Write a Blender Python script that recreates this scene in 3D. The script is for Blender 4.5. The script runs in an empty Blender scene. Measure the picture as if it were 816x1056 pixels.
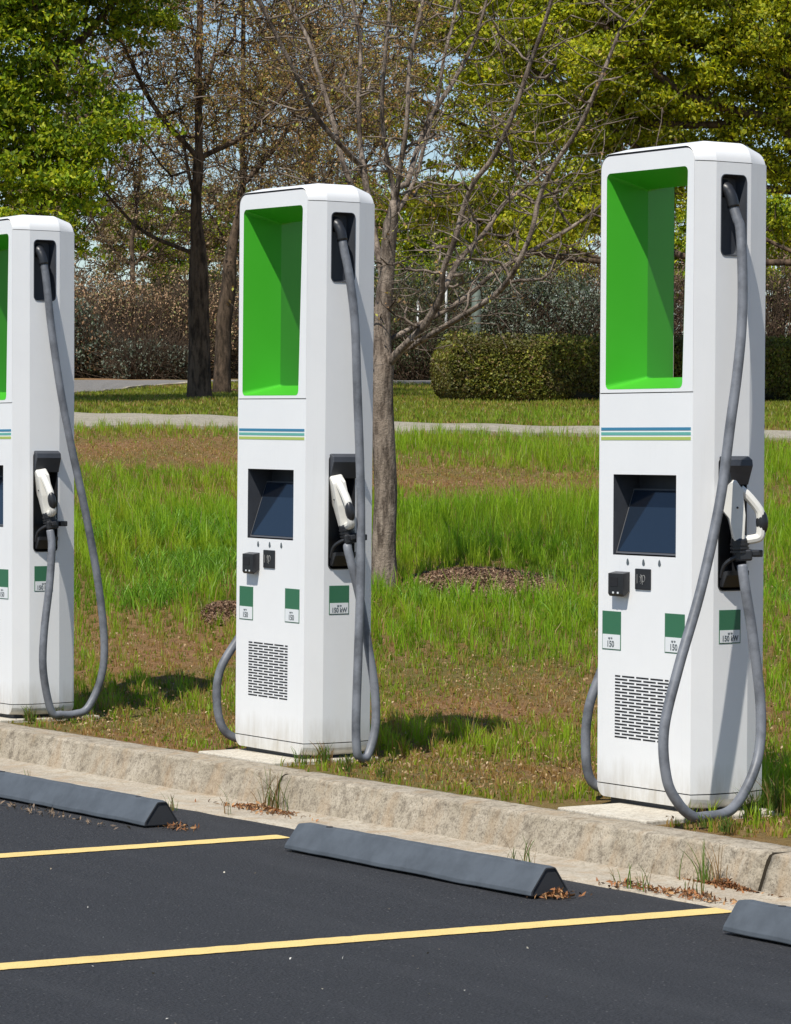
import bpy, bmesh, math, random
import numpy as np
from mathutils import Vector, Matrix, noise as mnoise
R = math.radians
random.seed(7)
RNG = np.random.default_rng(7)
S = bpy.context.scene
COL = S.collection

# ------------------------------------------------------------------ camera
F = 3400.0; YAW = 0.9808262; PITCH = 0.0191097; ROLL = 0.0053765; CZ = 1.398
_d = np.array([-math.sin(YAW)*math.cos(PITCH), math.cos(YAW)*math.cos(PITCH), -math.sin(PITCH)])
_r = np.array([math.cos(YAW), math.sin(YAW), 0.0]); _u = np.cross(_r, _d)
_r2 = _r*math.cos(ROLL)+_u*math.sin(ROLL); _u2 = -_r*math.sin(ROLL)+_u*math.cos(ROLL)
C0 = np.array([0, 0, CZ])
def ray(u, v): return _d + _r2*(u-408)/F - _u2*(v-528)/F
def at(u, v, s): return C0 + ray(u, v)*s          # world point s metres deep along a sight line
cd = bpy.data.cameras.new('camera'); cam = bpy.data.objects.new('camera', cd); COL.objects.link(cam)
cam.matrix_world = Matrix(((_r2[0], _u2[0], -_d[0], 0), (_r2[1], _u2[1], -_d[1], 0), (_r2[2], _u2[2], -_d[2], CZ), (0, 0, 0, 1)))
cd.sensor_fit = 'HORIZONTAL'; cd.sensor_width = 36; cd.lens = 36*F/816
cd.clip_start = .1; cd.clip_end = 5000
S.camera = cam

# ------------------------------------------------------------------ world and sun
SUN_AZ, SUN_EL = R(30), R(56.5)
tosun = Vector((math.sin(SUN_AZ)*math.cos(SUN_EL), -math.cos(SUN_AZ)*math.cos(SUN_EL), math.sin(SUN_EL)))
w = bpy.data.worlds.new('World'); S.world = w; w.use_nodes = True
nt = w.node_tree; bg = nt.nodes['Background']
sky = nt.nodes.new('ShaderNodeTexSky'); sky.sky_type = 'NISHITA'; sky.sun_disc = False
sky.sun_elevation = SUN_EL; sky.sun_rotation = math.atan2(tosun.x, tosun.y)
sky.air_density = 1.0; sky.dust_density = .1; sky.ozone_density = 3.0
nt.links.new(sky.outputs[0], bg.inputs[0]); bg.inputs[1].default_value = .1
sl = bpy.data.lights.new('sun', 'SUN'); sl.energy = 4.8; sl.angle = R(.5); sl.color = (1, .955, .88)
so = bpy.data.objects.new('sun', sl); COL.objects.link(so)
so.rotation_euler = tosun.to_track_quat('Z', 'Y').to_euler()
S.view_settings.view_transform = 'Standard'; S.view_settings.look = 'None'
S.view_settings.exposure = 0.12; S.view_settings.gamma = 1

# ------------------------------------------------------------------ object helpers
def tag(o, label=None, cat=None, group=None, kind=None):
    if label: o['label'] = label
    if cat: o['category'] = cat
    if group: o['group'] = group
    if kind: o['kind'] = kind
    return o
def empty(name, loc, rz=0):
    o = bpy.data.objects.new(name, None); COL.objects.link(o); o.location = loc; o.rotation_euler = (0, 0, rz)
    o.empty_display_size = .1
    return o
def link(name, me, m, parent=None, smooth=False):
    if m: me.materials.append(m)
    if smooth:
        me.polygons.foreach_set('use_smooth', np.ones(len(me.polygons), bool))
    o = bpy.data.objects.new(name, me); COL.objects.link(o)
    if parent: o.parent = parent
    return o
def soften(o, deg=22):
    me = o.data; me.polygons.foreach_set('use_smooth', np.ones(len(me.polygons), bool)); me.set_sharp_from_angle(angle=R(deg)); return o
def obj(name, bm, m, parent=None, smooth=False, loc=None):
    bmesh.ops.recalc_face_normals(bm, faces=bm.faces[:])
    me = bpy.data.meshes.new(name); bm.to_mesh(me); bm.free()
    o = link(name, me, m, parent, smooth)
    if loc is not None: o.location = loc
    return o
def npmesh(name, verts, faces_list, m, parent=None, smooth=False, col=None):
    """faces_list: list of int arrays (n,k)"""
    me = bpy.data.meshes.new(name)
    verts = np.asarray(verts, np.float32)
    me.vertices.add(len(verts)); me.vertices.foreach_set('co', verts.ravel())
    idx = np.concatenate([f.ravel() for f in faces_list]).astype(np.int32)
    tot = np.concatenate([np.full(len(f), f.shape[1], np.int32) for f in faces_list])
    start = np.concatenate([[0], np.cumsum(tot)[:-1]]).astype(np.int32)
    me.loops.add(len(idx)); me.loops.foreach_set('vertex_index', idx)
    me.polygons.add(len(tot)); me.polygons.foreach_set('loop_start', start); me.polygons.foreach_set('loop_total', tot)
    if col is not None:
        a = me.color_attributes.new('tint', 'FLOAT_COLOR', 'POINT')
        c = np.ones((len(verts), 4), np.float32); c[:, :3] = col
        a.data.foreach_set('color', c.ravel())
    me.update(calc_edges=True); me.validate()
    return link(name, me, m, parent, smooth)
def bm_box(bm, lo, hi, bevel=0, seg=2):
    vs = [bm.verts.new((x, y, z)) for x in (lo[0], hi[0]) for y in (lo[1], hi[1]) for z in (lo[2], hi[2])]
    fs = [bm.faces.new([vs[i] for i in q]) for q in ((0,1,3,2), (4,6,7,5), (0,4,5,1), (2,3,7,6), (0,2,6,4), (1,5,7,3))]
    if bevel:
        es = list({e for f in fs for e in f.edges})
        bmesh.ops.bevel(bm, geom=es, offset=bevel, segments=seg, affect='EDGES', profile=.5)
def bm_loft(bm, rings, cap0=False, cap1=False, closed=True):
    vr = [[bm.verts.new(p) for p in r] for r in rings]
    for a, b in zip(vr[:-1], vr[1:]):
        n = len(a)
        for i in range(n if closed else n-1):
            j = (i+1) % n
            bm.faces.new((a[i], a[j], b[j], b[i]))
    if cap0: bm.faces.new(vr[0][::-1])
    if cap1: bm.faces.new(vr[-1])
    return vr
def bm_holes(bm, loops):
    es = []
    for lp in loops:
        vs = [bm.verts.new(p) for p in lp]
        es += [bm.edges.new((vs[i], vs[(i+1) % len(vs)])) for i in range(len(vs))]
    bmesh.ops.triangle_fill(bm, edges=es, use_beauty=True)
def rrect(pts, r, n=5):
    """round the corners of a 2D polygon"""
    out = []
    k = len(pts)
    if not isinstance(r, (list, tuple)): r = [r]*k
    for i in range(k):
        p0 = Vector(pts[i-1]); p = Vector(pts[i]); p1 = Vector(pts[(i+1) % k])
        if r[i] <= 0: out.append(tuple(p)); continue
        a = (p0-p).normalized(); b = (p1-p).normalized()
        ang = a.angle(b)
        if ang > R(176): out.append(tuple(p)); continue
        dd = r[i]/math.tan(ang/2)
        s, e = p+a*dd, p+b*dd
        c = p+(a+b).normalized()*(r[i]/math.sin(ang/2))
        vs, ve = s-c, e-c
        t = vs.angle(ve)
        for q in range(n+1):
            f = q/n
            vv = (vs*math.sin((1-f)*t)+ve*math.sin(f*t))/math.sin(t)
            out.append(tuple(c+vv))
    return out
def prism(bm, prof, lo, hi, plane='XZ', bevel=0):
    """extrude a 2D profile between lo and hi"""
    def P(a, b, c): return {'XZ': (a, c, b), 'YZ': (c, a, b), 'XY': (a, b, c)}[plane]
    A = [bm.verts.new(P(a, b, lo)) for a, b in prof]; B = [bm.verts.new(P(a, b, hi)) for a, b in prof]
    n = len(prof); fs = [bm.faces.new(A[::-1]), bm.faces.new(B)]
    for i in range(n): fs.append(bm.faces.new((A[i], A[(i+1) % n], B[(i+1) % n], B[i])))
    if bevel:
        es = list(set(fs[0].edges) | set(fs[1].edges))
        bmesh.ops.bevel(bm, geom=es, offset=bevel, segments=3, affect='EDGES', profile=.5)
def spline(pts, n=8):
    """Catmull-Rom through points"""
    P = [np.array(p, float) for p in pts]; P = [2*P[0]-P[1]]+P+[2*P[-1]-P[-2]]
    out = []
    for i in range(1, len(P)-2):
        for k in range(n):
            t = k/n
            out.append(.5*(2*P[i]+(P[i+1]-P[i-1])*t+(2*P[i-1]-5*P[i]+4*P[i+1]-P[i+2])*t*t+(-P[i-1]+3*P[i]-3*P[i+1]+P[i+2])*t**3))
    out.append(P[-2]); return out
def bm_tube(bm, pts, rad, n=12, cap=True):
    pts = [Vector(p) for p in pts]
    if not hasattr(rad, '__len__'): rad = [rad]*len(pts)
    rings = []; up = None
    for i, p in enumerate(pts):
        t = (pts[min(i+1, len(pts)-1)]-pts[max(i-1, 0)]).normalized()
        if up is None:
            up = Vector((0, 0, 1)) if abs(t.z) < .9 else Vector((1, 0, 0))
        x = up.cross(t).normalized(); y = t.cross(x); up = y
        up = t.cross(x)
        x = up.cross(t).normalized()
        rings.append([p+(x*math.cos(2*math.pi*k/n)+t.cross(x)*math.sin(2*math.pi*k/n))*rad[i] for k in range(n)])
    bm_loft(bm, rings, cap, cap)
def frame_tube(bm, pts, rad, n=12): bm_tube(bm, pts, rad, n)

# ------------------------------------------------------------------ materials
def mat(name, base=(.8,.8,.8), rough=.5, metal=0, spec=.5):
    m = bpy.data.materials.new(name); m.use_nodes = True
    b = m.node_tree.nodes['Principled BSDF']
    b.inputs['Base Color'].default_value = (*base, 1); b.inputs['Roughness'].default_value = rough
    b.inputs['Metallic'].default_value = metal; b.inputs['Specular IOR Level'].default_value = spec
    return m
class G:
    def __init__(s, m): s.m = m; s.t = m.node_tree; s.b = s.t.nodes['Principled BSDF']
    def n(s, ty, **kw):
        x = s.t.nodes.new(ty)
        for k, v in kw.items():
            if k in x.inputs.keys(): x.inputs[k].default_value = v
            else: setattr(x, k, v)
        return x
    def l(s, a, b): s.t.links.new(a, b)
    def coord(s, kind='Object', scale=(1,1,1)):
        tc = s.n('ShaderNodeTexCoord'); mp = s.n('ShaderNodeMapping'); mp.inputs['Scale'].default_value = scale
        s.l(tc.outputs[kind], mp.inputs[0]); return mp.outputs[0]
    def noise(s, vec, scale, detail=4, rough=.55, out='Fac'):
        x = s.n('ShaderNodeTexNoise'); x.inputs['Scale'].default_value = scale; x.inputs['Detail'].default_value = detail
        x.inputs['Roughness'].default_value = rough; s.l(vec, x.inputs['Vector']); return x.outputs[out]
    def ramp(s, fac, stops, interp='LINEAR'):
        x = s.n('ShaderNodeValToRGB'); e = x.color_ramp.elements; x.color_ramp.interpolation = interp
        while len(e) < len(stops): e.new(.5)
        for i, (p, c) in enumerate(stops):
            e[i].position = p; e[i].color = (*c, 1) if hasattr(c, '__len__') else (c, c, c, 1)
        s.l(fac, x.inputs[0]); return x.outputs[0]
    def mix(s, fac, a, b, mode='MIX'):
        x = s.n('ShaderNodeMix'); x.data_type = 'RGBA'; x.blend_type = mode
        for val, i in ((fac, 0), (a, 6), (b, 7)):
            if hasattr(val, 'links'): s.l(val, x.inputs[i])
            elif i == 0: x.inputs[0].default_value = val
            else: x.inputs[i].default_value = (*val, 1) if hasattr(val, '__len__') else (val, val, val, 1)
        return x.outputs[2]
    def bump(s, h, strength=.3, dist=.01):
        x = s.n('ShaderNodeBump'); x.inputs['Strength'].default_value = strength; x.inputs['Distance'].default_value = dist
        s.l(h, x.inputs['Height']); s.l(x.outputs[0], s.b.inputs['Normal']); return x
    def base(s, c): s.l(c, s.b.inputs['Base Color'])
    def math(s, op, a, b=None):
        x = s.n('ShaderNodeMath'); x.operation = op
        for i, val in enumerate((a, b)):
            if val is None: continue
            if hasattr(val, 'links'): s.l(val, x.inputs[i])
            else: x.inputs[i].default_value = val
        return x.outputs[0]
    def sep(s, v):
        x = s.n('ShaderNodeSeparateXYZ'); s.l(v, x.inputs[0]); return x.outputs

def m_white():
    m = mat('white_powder_coat', rough=.38); g = G(m); v = g.coord('Object')
    a = g.noise(v, 3.0, 5, .6)
    st = g.noise(g.coord('Object', (22, 22, 1.2)), 1.6, 5, .6)        # faint run-off streaks
    c = g.mix(g.ramp(a, [(.35, 0), (.75, 1)]), (.84, .84, .83), (.80, .80, .79))
    c = g.mix(g.ramp(st, [(.6, 0), (.85, .22)]), c, (.62, .61, .57))
    z = g.sep(v)[2]
    n2 = g.noise(g.coord('Object', (14, 14, 3)), 1.5, 6, .65)
    gr = g.math('SUBTRACT', .26, z); gr = g.math('MULTIPLY', gr, 3.2); gr = g.math('MULTIPLY', gr, n2)
    c = g.mix(g.ramp(gr, [(.12, 0), (.5, .75)]), c, (.40, .35, .26))   # splashed dirt round the foot
    g.base(c); g.l(g.ramp(a, [(.3, .34), (.8, .48)]), g.b.inputs['Roughness'])
    return m
def m_green():
    m = mat('green_paint', rough=.42); g = G(m); v = g.coord('Object')
    g.base(g.mix(g.noise(v, 4, 4), (.055, .43, .018), (.07, .47, .03))); return m
def m_rubber(name, base, var=.5, rough=.55):
    m = mat(name, rough=rough); g = G(m); v = g.coord('Object')
    n = g.noise(v, 9, 5, .65)
    b2 = tuple(x*(1-var) for x in base)
    g.base(g.mix(g.ramp(n, [(.4, 0), (.7, 1)]), base, b2)); g.bump(g.noise(v, 160, 2), .15, .001)
    return m
def m_asphalt():
    m = mat('asphalt', rough=.82); g = G(m); v = g.coord('Object')
    n = g.noise(v, 105, 4, .8); n2 = g.noise(v, 1.1, 5, .6)
    vo = g.n('ShaderNodeTexVoronoi'); vo.inputs['Scale'].default_value = 95; g.l(v, vo.inputs['Vector'])
    c = g.mix(g.ramp(n, [(.38, 0), (.64, 1)]), (.0055, .0062, .008), (.051, .052, .058))
    c = g.mix(g.ramp(n2, [(.35, 0), (.7, .5)]), c, (.028, .029, .033))
    ws = g.n('ShaderNodeTexWhiteNoise'); g.l(vo.outputs['Position'], ws.inputs['Vector'])
    sp = g.ramp(ws.outputs['Value'], [(.965, 0), (.985, 1)])
    core = g.ramp(vo.outputs['Distance'], [(.25, 1), (.4, 0)])
    c = g.mix(g.math('MULTIPLY', sp, core), c, (.17, .165, .16))
    lo = g.noise(g.coord('Object', (.5, 3, 1)), 1.3, 4, .6)
    c = g.mix(g.ramp(lo, [(.5, 0), (.72, .45)]), c, (.05, .051, .055))
    g.base(c)
    h = g.math('ADD', n, g.math('MULTIPLY', vo.outputs['Distance'], .8)); g.bump(h, 1.0, .010)
    return m
def m_paint():
    m = mat('yellow_line_paint', rough=.7); g = G(m); v = g.coord('Object')
    n = g.noise(v, 130, 3, .7); n2 = g.noise(v, 6, 5, .7)
    c = g.mix(g.ramp(n2, [(.35, 0), (.75, 1)]), (.82, .60, .22), (.70, .50, .18))
    c = g.mix(g.ramp(n, [(.58, 0), (.70, .85)]), c, (.16, .13, .08))
    g.base(c); g.bump(n, .5, .004); return m
def m_concrete(name, a, b, dark, spec_scale=120, streak=True):
    m = mat(name, rough=.88, spec=.25); g = G(m); v = g.coord('Object')
    n1 = g.noise(v, 4.5, 7, .7); n2 = g.noise(v, spec_scale, 3, .7); n3 = g.noise(v, 22, 5, .7)
    c = g.mix(g.ramp(n1, [(.35, 0), (.65, 1)]), a, b)
    c = g.mix(g.ramp(n3, [(.48, 0), (.68, .75)]), c, dark)
    c = g.mix(g.ramp(n2, [(.35, .55), (.5, 0)]), c, tuple(x*.55 for x in dark))
    c = g.mix(g.ramp(n2, [(.62, 0), (.75, .5)]), c, tuple(min(1, x*1.35) for x in a))
    if streak:
        s2 = g.noise(g.coord('Object', (6, 6, .8)), 1.4, 4, .6)
        c = g.mix(g.ramp(s2, [(.5, 0), (.7, .5)]), c, (.36, .24, .13))
    g.base(c); g.bump(g.math('ADD', n2, n3), .6, .006); return m
def m_bark(name, a, b, dark, sc=1.0):
    m = mat(name, rough=.9, spec=.2); g = G(m)
    v = g.coord('Object', (9*sc, 9*sc, 2.2*sc)); v0 = g.coord('Object')
    n = g.noise(v, 2.4, 6, .65); n2 = g.noise(v0, 3*sc, 4, .6); n3 = g.noise(v0, 60, 3, .7)
    c = g.mix(g.ramp(n2, [(.35, 0), (.65, 1)]), a, b)
    c = g.mix(g.ramp(n, [(.40, .85), (.56, 0)]), c, dark)
    c = g.mix(g.ramp(n3, [(.55, 0), (.75, .4)]), c, tuple(x*.6 for x in dark))
    g.base(c); g.bump(g.math('ADD', n, g.math('MULTIPLY', n3, .4)), .8, .03); return m
def m_leaf(name, trans=.35, rough=.55, sat=1.0):
    m = mat(name, rough=rough, spec=.35); g = G(m)
    at_ = g.n('ShaderNodeAttribute'); at_.attribute_name = 'tint'
    g.base(at_.outputs['Color'])
    tr = g.n('ShaderNodeBsdfTranslucent')
    c2 = g.mix(1.0, at_.outputs['Color'], (1.25, 1.2, .55), 'MULTIPLY'); g.l(c2, tr.inputs[0])
    mx = g.n('ShaderNodeMixShader'); mx.inputs[0].default_value = trans
    g.l(g.b.outputs[0], mx.inputs[1]); g.l(tr.outputs[0], mx.inputs[2])
    g.l(mx.outputs[0], g.t.nodes['Material Output'].inputs[0]); return m
def m_soil():
    m = mat('thatch_and_soil', rough=.95, spec=.1); g = G(m); v = g.coord('Object')
    n1 = g.noise(v, .55, 6, .6); n2 = g.noise(v, 18, 5, .7); n3 = g.noise(v, 90, 3, .7)
    c = g.mix(g.ramp(n2, [(.35, 0), (.65, 1)]), (.25, .130, .058), (.40, .235, .11))
    c = g.mix(g.ramp(n1, [(.42, 0), (.6, .7)]), c, (.16, .165, .04))
    c = g.mix(g.ramp(n3, [(.60, 0), (.70, .7)]), c, (.50, .40, .26))
    c = g.mix(g.ramp(n3, [(.32, .75), (.44, 0)]), c, (.06, .042, .02))
    g.base(c); g.bump(g.math('ADD', n3, n2), 1, .03); return m

M = dict(
    white=m_white(), green=m_green(),
    cable=m_rubber('grey_cable_rubber', (.18, .19, .21), .62, .48),
    black=m_rubber('black_plastic', (.022, .023, .026), .3, .38),
    dark=m_rubber('charcoal_plastic', (.05, .055, .066), .25, .5),
    gun=m_rubber('white_grip_plastic', (.74, .72, .66), .1, .4),
    glass=mat('screen_glass', (.010, .018, .032), .08, 0, .9),
    screen_frame=mat('screen_frame', (.10, .10, .105), .4),
    joint=mat('joint_shade', (.030, .024, .016), .95, 0, .1),  # near-black, paints shade into the open kerb joints
    slot=mat('slot_black', (.012, .012, .014), .7),  # near-black, shared by painted gap shade, vent inlays and reader window
    st_green=mat('sticker_green', (.035, .15, .075), .5), st_white=mat('sticker_white', (.74, .76, .76), .5),
    ink=mat('sticker_ink', (.10, .12, .13), .6), pale_ink=mat('pale_ink', (.22, .22, .21), .6),
    s_blue=mat('stripe_blue', (.05, .22, .36), .5), s_teal=mat('stripe_teal', (.13, .42, .36), .5), s_lime=mat('stripe_lime', (.42, .52, .12), .5),
    metal=mat('gland_metal', (.30, .30, .31), .28, 1),
    asphalt=m_asphalt(), paint=m_paint(),
    kerb=m_concrete('kerb_concrete', (.47, .41, .32), (.33, .28, .205), (.13, .105, .075), 110),
    pan=m_concrete('gutter_concrete', (.50, .45, .36), (.42, .36, .28), (.30, .25, .18), 90),
    pad=m_concrete('pad_concrete', (.60, .56, .47), (.54, .49, .40), (.42, .36, .28), 80, False),
    path=m_concrete('path_concrete', (.40, .36, .28), (.31, .28, .22), (.2, .18, .14), 40, False),
    stop=m_rubber('wheel_stop_paint', (.086, .100, .116), .3, .62),
    stop_end=m_rubber('wheel_stop_dark', (.030, .032, .036), .3, .8),  # darker than the body, for end caps and anchor bolts
    soil=m_soil(),
    bark=m_bark('grey_bark', (.35, .285, .225), (.20, .155, .118), (.065, .048, .036)),
    bark_dark=m_bark('dark_bark', (.17, .115, .078), (.11, .076, .052), (.026, .018, .013), .7),
    bark_mid=m_bark('brown_bark', (.15, .105, .072), (.10, .07, .048), (.04, .03, .02), .8),
    leaf=m_leaf('tree_leaf', .5), bud=m_leaf('bud_leaf', .3), blade=m_leaf('grass_blade', .45, .45),
    hedge=m_leaf('hedge_leaf', .25), needle=m_leaf('evergreen_leaf', .15),
    litter=m_leaf('litter_leaf', .05, .8), hedge_core=mat('hedge_inside', (.018, .018, .008), .95),
    pole=mat('pole_grey', (.48, .49, .47), .5, .2), post=mat('post_green_grey', (.10, .125, .10), .7),
    road=m_concrete('far_road_asphalt', (.22, .205, .185), (.19, .18, .165), (.15, .14, .13), 30, False),
)

# ------------------------------------------------------------------ ground
KN = np.array([(0, 0), (13.5, 0), (15.5, .015), (19, .20), (22, .505), (28, 1.06), (34, 1.58), (35.4, 1.68), (45, 2.03), (54, 2.32), (62, 2.68), (80, 3.1), (200, 5), (1500, 9)])
def terrain(x, y):
    x = np.asarray(x, float); y = np.asarray(y, float)
    s = x*(-math.sin(YAW))+y*math.cos(YAW)
    z = np.interp(s, KN[:, 0], KN[:, 1])
    z = (z+np.interp(s-1.2, KN[:, 0], KN[:, 1])+np.interp(s+1.2, KN[:, 0], KN[:, 1]))/3
    t = np.clip((y-8.25)/2.6, 0, 1); t = t*t*(3-2*t)
    b = .02*np.sin(x*1.7+y*.6)*np.sin(y*1.3-x*.5)+.012*np.sin(x*4.1+1)*np.sin(y*3.7)
    return z*t + b*np.clip((y-8.5)/1.5, 0, 1)
def ground_at(u, v):
    rr_ = ray(u, v); s = 12.0
    while s < 300:
        p = C0+rr_*s
        if p[2] <= float(terrain(p[0], p[1])): 
            lo, hi = s-.25, s
            for _ in range(18):
                mid = (lo+hi)/2; q = C0+rr_*mid
                if q[2] <= float(terrain(q[0], q[1])): hi = mid
                else: lo = mid
            p = C0+rr_*hi
            return np.array([p[0], p[1], float(terrain(p[0], p[1]))])
        s += .25
    return C0+rr_*300
def gpoint(u, s):
    """ground point at depth s on the vertical sight plane u"""
    p = C0+(_d*np.array([1, 1, 0])+_r2*(u-408)/F)*s
    return np.array([p[0], p[1], float(terrain(p[0], p[1]))])

def make_ground():
    # one sheet: fine near the camera's subject, coarse to the horizon
    def axis(lo, hi, fine_lo, fine_hi, step):
        a = list(np.arange(fine_lo, fine_hi+1e-6, step)); d = step; x = fine_hi
        while x < hi: d *= 1.25; x += d; a.append(min(x, hi))
        d = step; x = fine_lo
        while x > lo: d *= 1.25; x -= d; a.insert(0, max(x, lo))
        return np.array(a)
    xs = axis(-1500, 600, -60, 0, .3); ys = axis(7.62, 1600, 7.62, 45, .3)
    ys = ys[ys >= 7.62]; ys = np.unique(np.round(ys, 4))
    X, Y = np.meshgrid(xs, ys); Z = terrain(X, Y)-.012
    rows = [np.stack([X[0], np.full_like(X[0], -600), np.full_like(X[0], -.35)], 1), np.stack([X[0], np.full_like(X[0], 7.60), np.full_like(X[0], -.35)], 1)]
    V = np.concatenate(rows+[np.stack([X.ravel(), Y.ravel(), Z.ravel()], 1)])
    n = len(xs); m = len(ys)+2
    i = np.arange(n-1)[None, :]+n*np.arange(m-1)[:, None]
    f = np.stack([i, i+1, i+n+1, i+n], -1).reshape(-1, 4)
    tag(npmesh('ground', V, [f], M['soil'], smooth=True), kind='structure')
make_ground()

AZ = -.15
def flat(name, poly, z, m, kind='structure'):
    bm = bmesh.new(); bm.faces.new([bm.verts.new((x, y, z)) for x, y in poly])
    return tag(obj(name, bm, m), kind=kind)
flat('parking_lot', [(-400, -400), (300, -400), (300, 7.12), (-400, 7.12)], AZ, M['asphalt'])
# gutter pan in cast lengths, then the kerb
def wob(x, y, z, a=.0022, f=9): return a*mnoise.noise(Vector((x*f, y*f, z*f)))
JOINTS = [-30, -27, -23.8, -21.0, -18.6, -15.30, -12.07, -8.83, -5.7, -2.9, .2, 3.3]
def kerb_piece(x0, x1):
    prof = [(7.655, -.16), (7.655, -.018), (7.648, -.002)]
    prof += [(7.62, .001), (7.58, .001), (7.53, -.001), (7.500, -.003)]
    for k in range(1, 7):
        a = math.pi/2*k/6; prof.append((7.500-.018*math.sin(a), -.022+.019*math.cos(a)))
    for k in range(1, 9): t = k/8; prof.append((7.482-.052*t, -.022-.134*t))
    bm = bmesh.new(); n = max(2, int((x1-x0)/.025)); rings = []
    for i in range(n+1):
        x = x0+.011+(x1-x0-.022)*i/n
        e = min(i, n-i)*.025; er = max(0, 1-e/.05)*.010        # worn arris at each joint
        ring = []
        for (y, z) in prof:
            q = wob(x, y, z, .0020, 5)+wob(x+9, y, z, .0022, 38)
            chip = 0
            if -.05 < z < .0 and y < 7.56:
                c = mnoise.noise(Vector((x*6, 3.1, z*6)))
                if c > .22: chip = (c-.22)*.035
            ring.append((x, y+q+chip+er*(y < 7.56), z+q*.8-chip*.7-er*(z > -.03)))
        rings.append(ring)
    bm_loft(bm, rings, True, True, closed=True)
    tag(obj('kerb', bm, M['kerb'], smooth=True), kind='structure')
for a, b in zip(JOINTS[:-1], JOINTS[1:]): kerb_piece(a, b)
def kerb_joint(x):
    # dark filler added to paint the open joint's shade, just behind the face
    pr = [(7.65, -.16), (7.65, -.012), (7.52, -.010), (7.505, -.018), (7.492, -.034), (7.440, -.16)]
    bm = bmesh.new()
    bm_loft(bm, [[(x+d, y+.004*math.sin(k*1.7+d*90), z) for k, (y, z) in enumerate(pr)] for d in (-.022, -.007, .007, .022)], True, True)
    tag(obj('joint_shade', bm, M['joint']), kind='structure')
for a in JOINTS[1:-1]: kerb_joint(a)
def pan():
    xs = np.arange(-30, 3.3, .03); rows = []
    ys = [7.095, 7.10, 7.2, 7.3, 7.38, 7.43, 7.47]
    V = []
    for j, y in enumerate(ys):
        for x in xs:
            e = .012*mnoise.noise(Vector((x*5, 0, 0)))+.02*mnoise.noise(Vector((x*1.1, 4, 0))) if j < 2 else 0
            z = AZ+.004+.002*(y-7.1)+wob(x, y, 0, .002, 8)+(.006 if y > 7.4 else 0)
            if j == 0: z = AZ-.02
            V.append((x, y+e, z))
    n = len(xs); i = np.arange(n-1)[None, :]+n*np.arange(len(ys)-1)[:, None]
    tag(npmesh('gutter', V, [np.stack([i, i+1, i+n+1, i+n], -1).reshape(-1, 4)], M['pan'], smooth=True), kind='structure')
pan()
def line(p0, p1, w=.118):
    p0 = Vector(p0); p1 = Vector(p1); t = (p1-p0).normalized(); nrm = Vector((-t.y, t.x)); L = (p1-p0).length
    bm = bmesh.new(); n = int(L/.02); A = []; B = []
    for i in range(n+1):
        c = p0+t*(L*i/n)
        e1 = .006*mnoise.noise(Vector((i*.35, p0.x, 0)))+.004*mnoise.noise(Vector((i*1.1, p0.x, 5)))
        e2 = .006*mnoise.noise(Vector((i*.35, p0.x, 9)))+.004*mnoise.noise(Vector((i*1.1, p0.x, 15)))
        a = c+nrm*(w/2+e1); b = c-nrm*(w/2+e2)
        A.append(bm.verts.new((a.x, a.y, AZ+.003))); B.append(bm.verts.new((b.x, b.y, AZ+.003)))
    for i in range(n): bm.faces.new((A[i], A[i+1], B[i+1], B[i]))
    tag(obj('parking_line', bm, M['paint']), kind='structure')
line((-11.25, 1.2), (-11.135, 6.93))
line((-9.02, 1.2), (-8.575, 7.09)); line((-13.9, 1.2), (-13.78, 6.95)); line((-6.3, 1.2), (-5.9, 7.0)); line((-16.5, 1.2), (-16.4, 6.95))

def pad(x0, x1, y0, y1):
    bm = bmesh.new(); bm_box(bm, (x0, y0, -.08), (x1, y1, .006), .006)
    return tag(obj('concrete_pad', bm, M['pad']), kind='structure')
CH = [(-9.841, 7.9546, 0, 0), (-12.451, 7.8515, .0075, -.010), (-15.085, 7.74, -.005, .008)]
pad(CH[0][0]-.46, CH[0][0]+.10, 7.662, CH[0][1]+.38); pad(CH[1][0]-.615, CH[1][0]+.05, 7.662, CH[1][1]+.37); pad(CH[2][0]-.62, CH[2][0]+.03, 7.662, CH[2][1]+.5)

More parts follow.
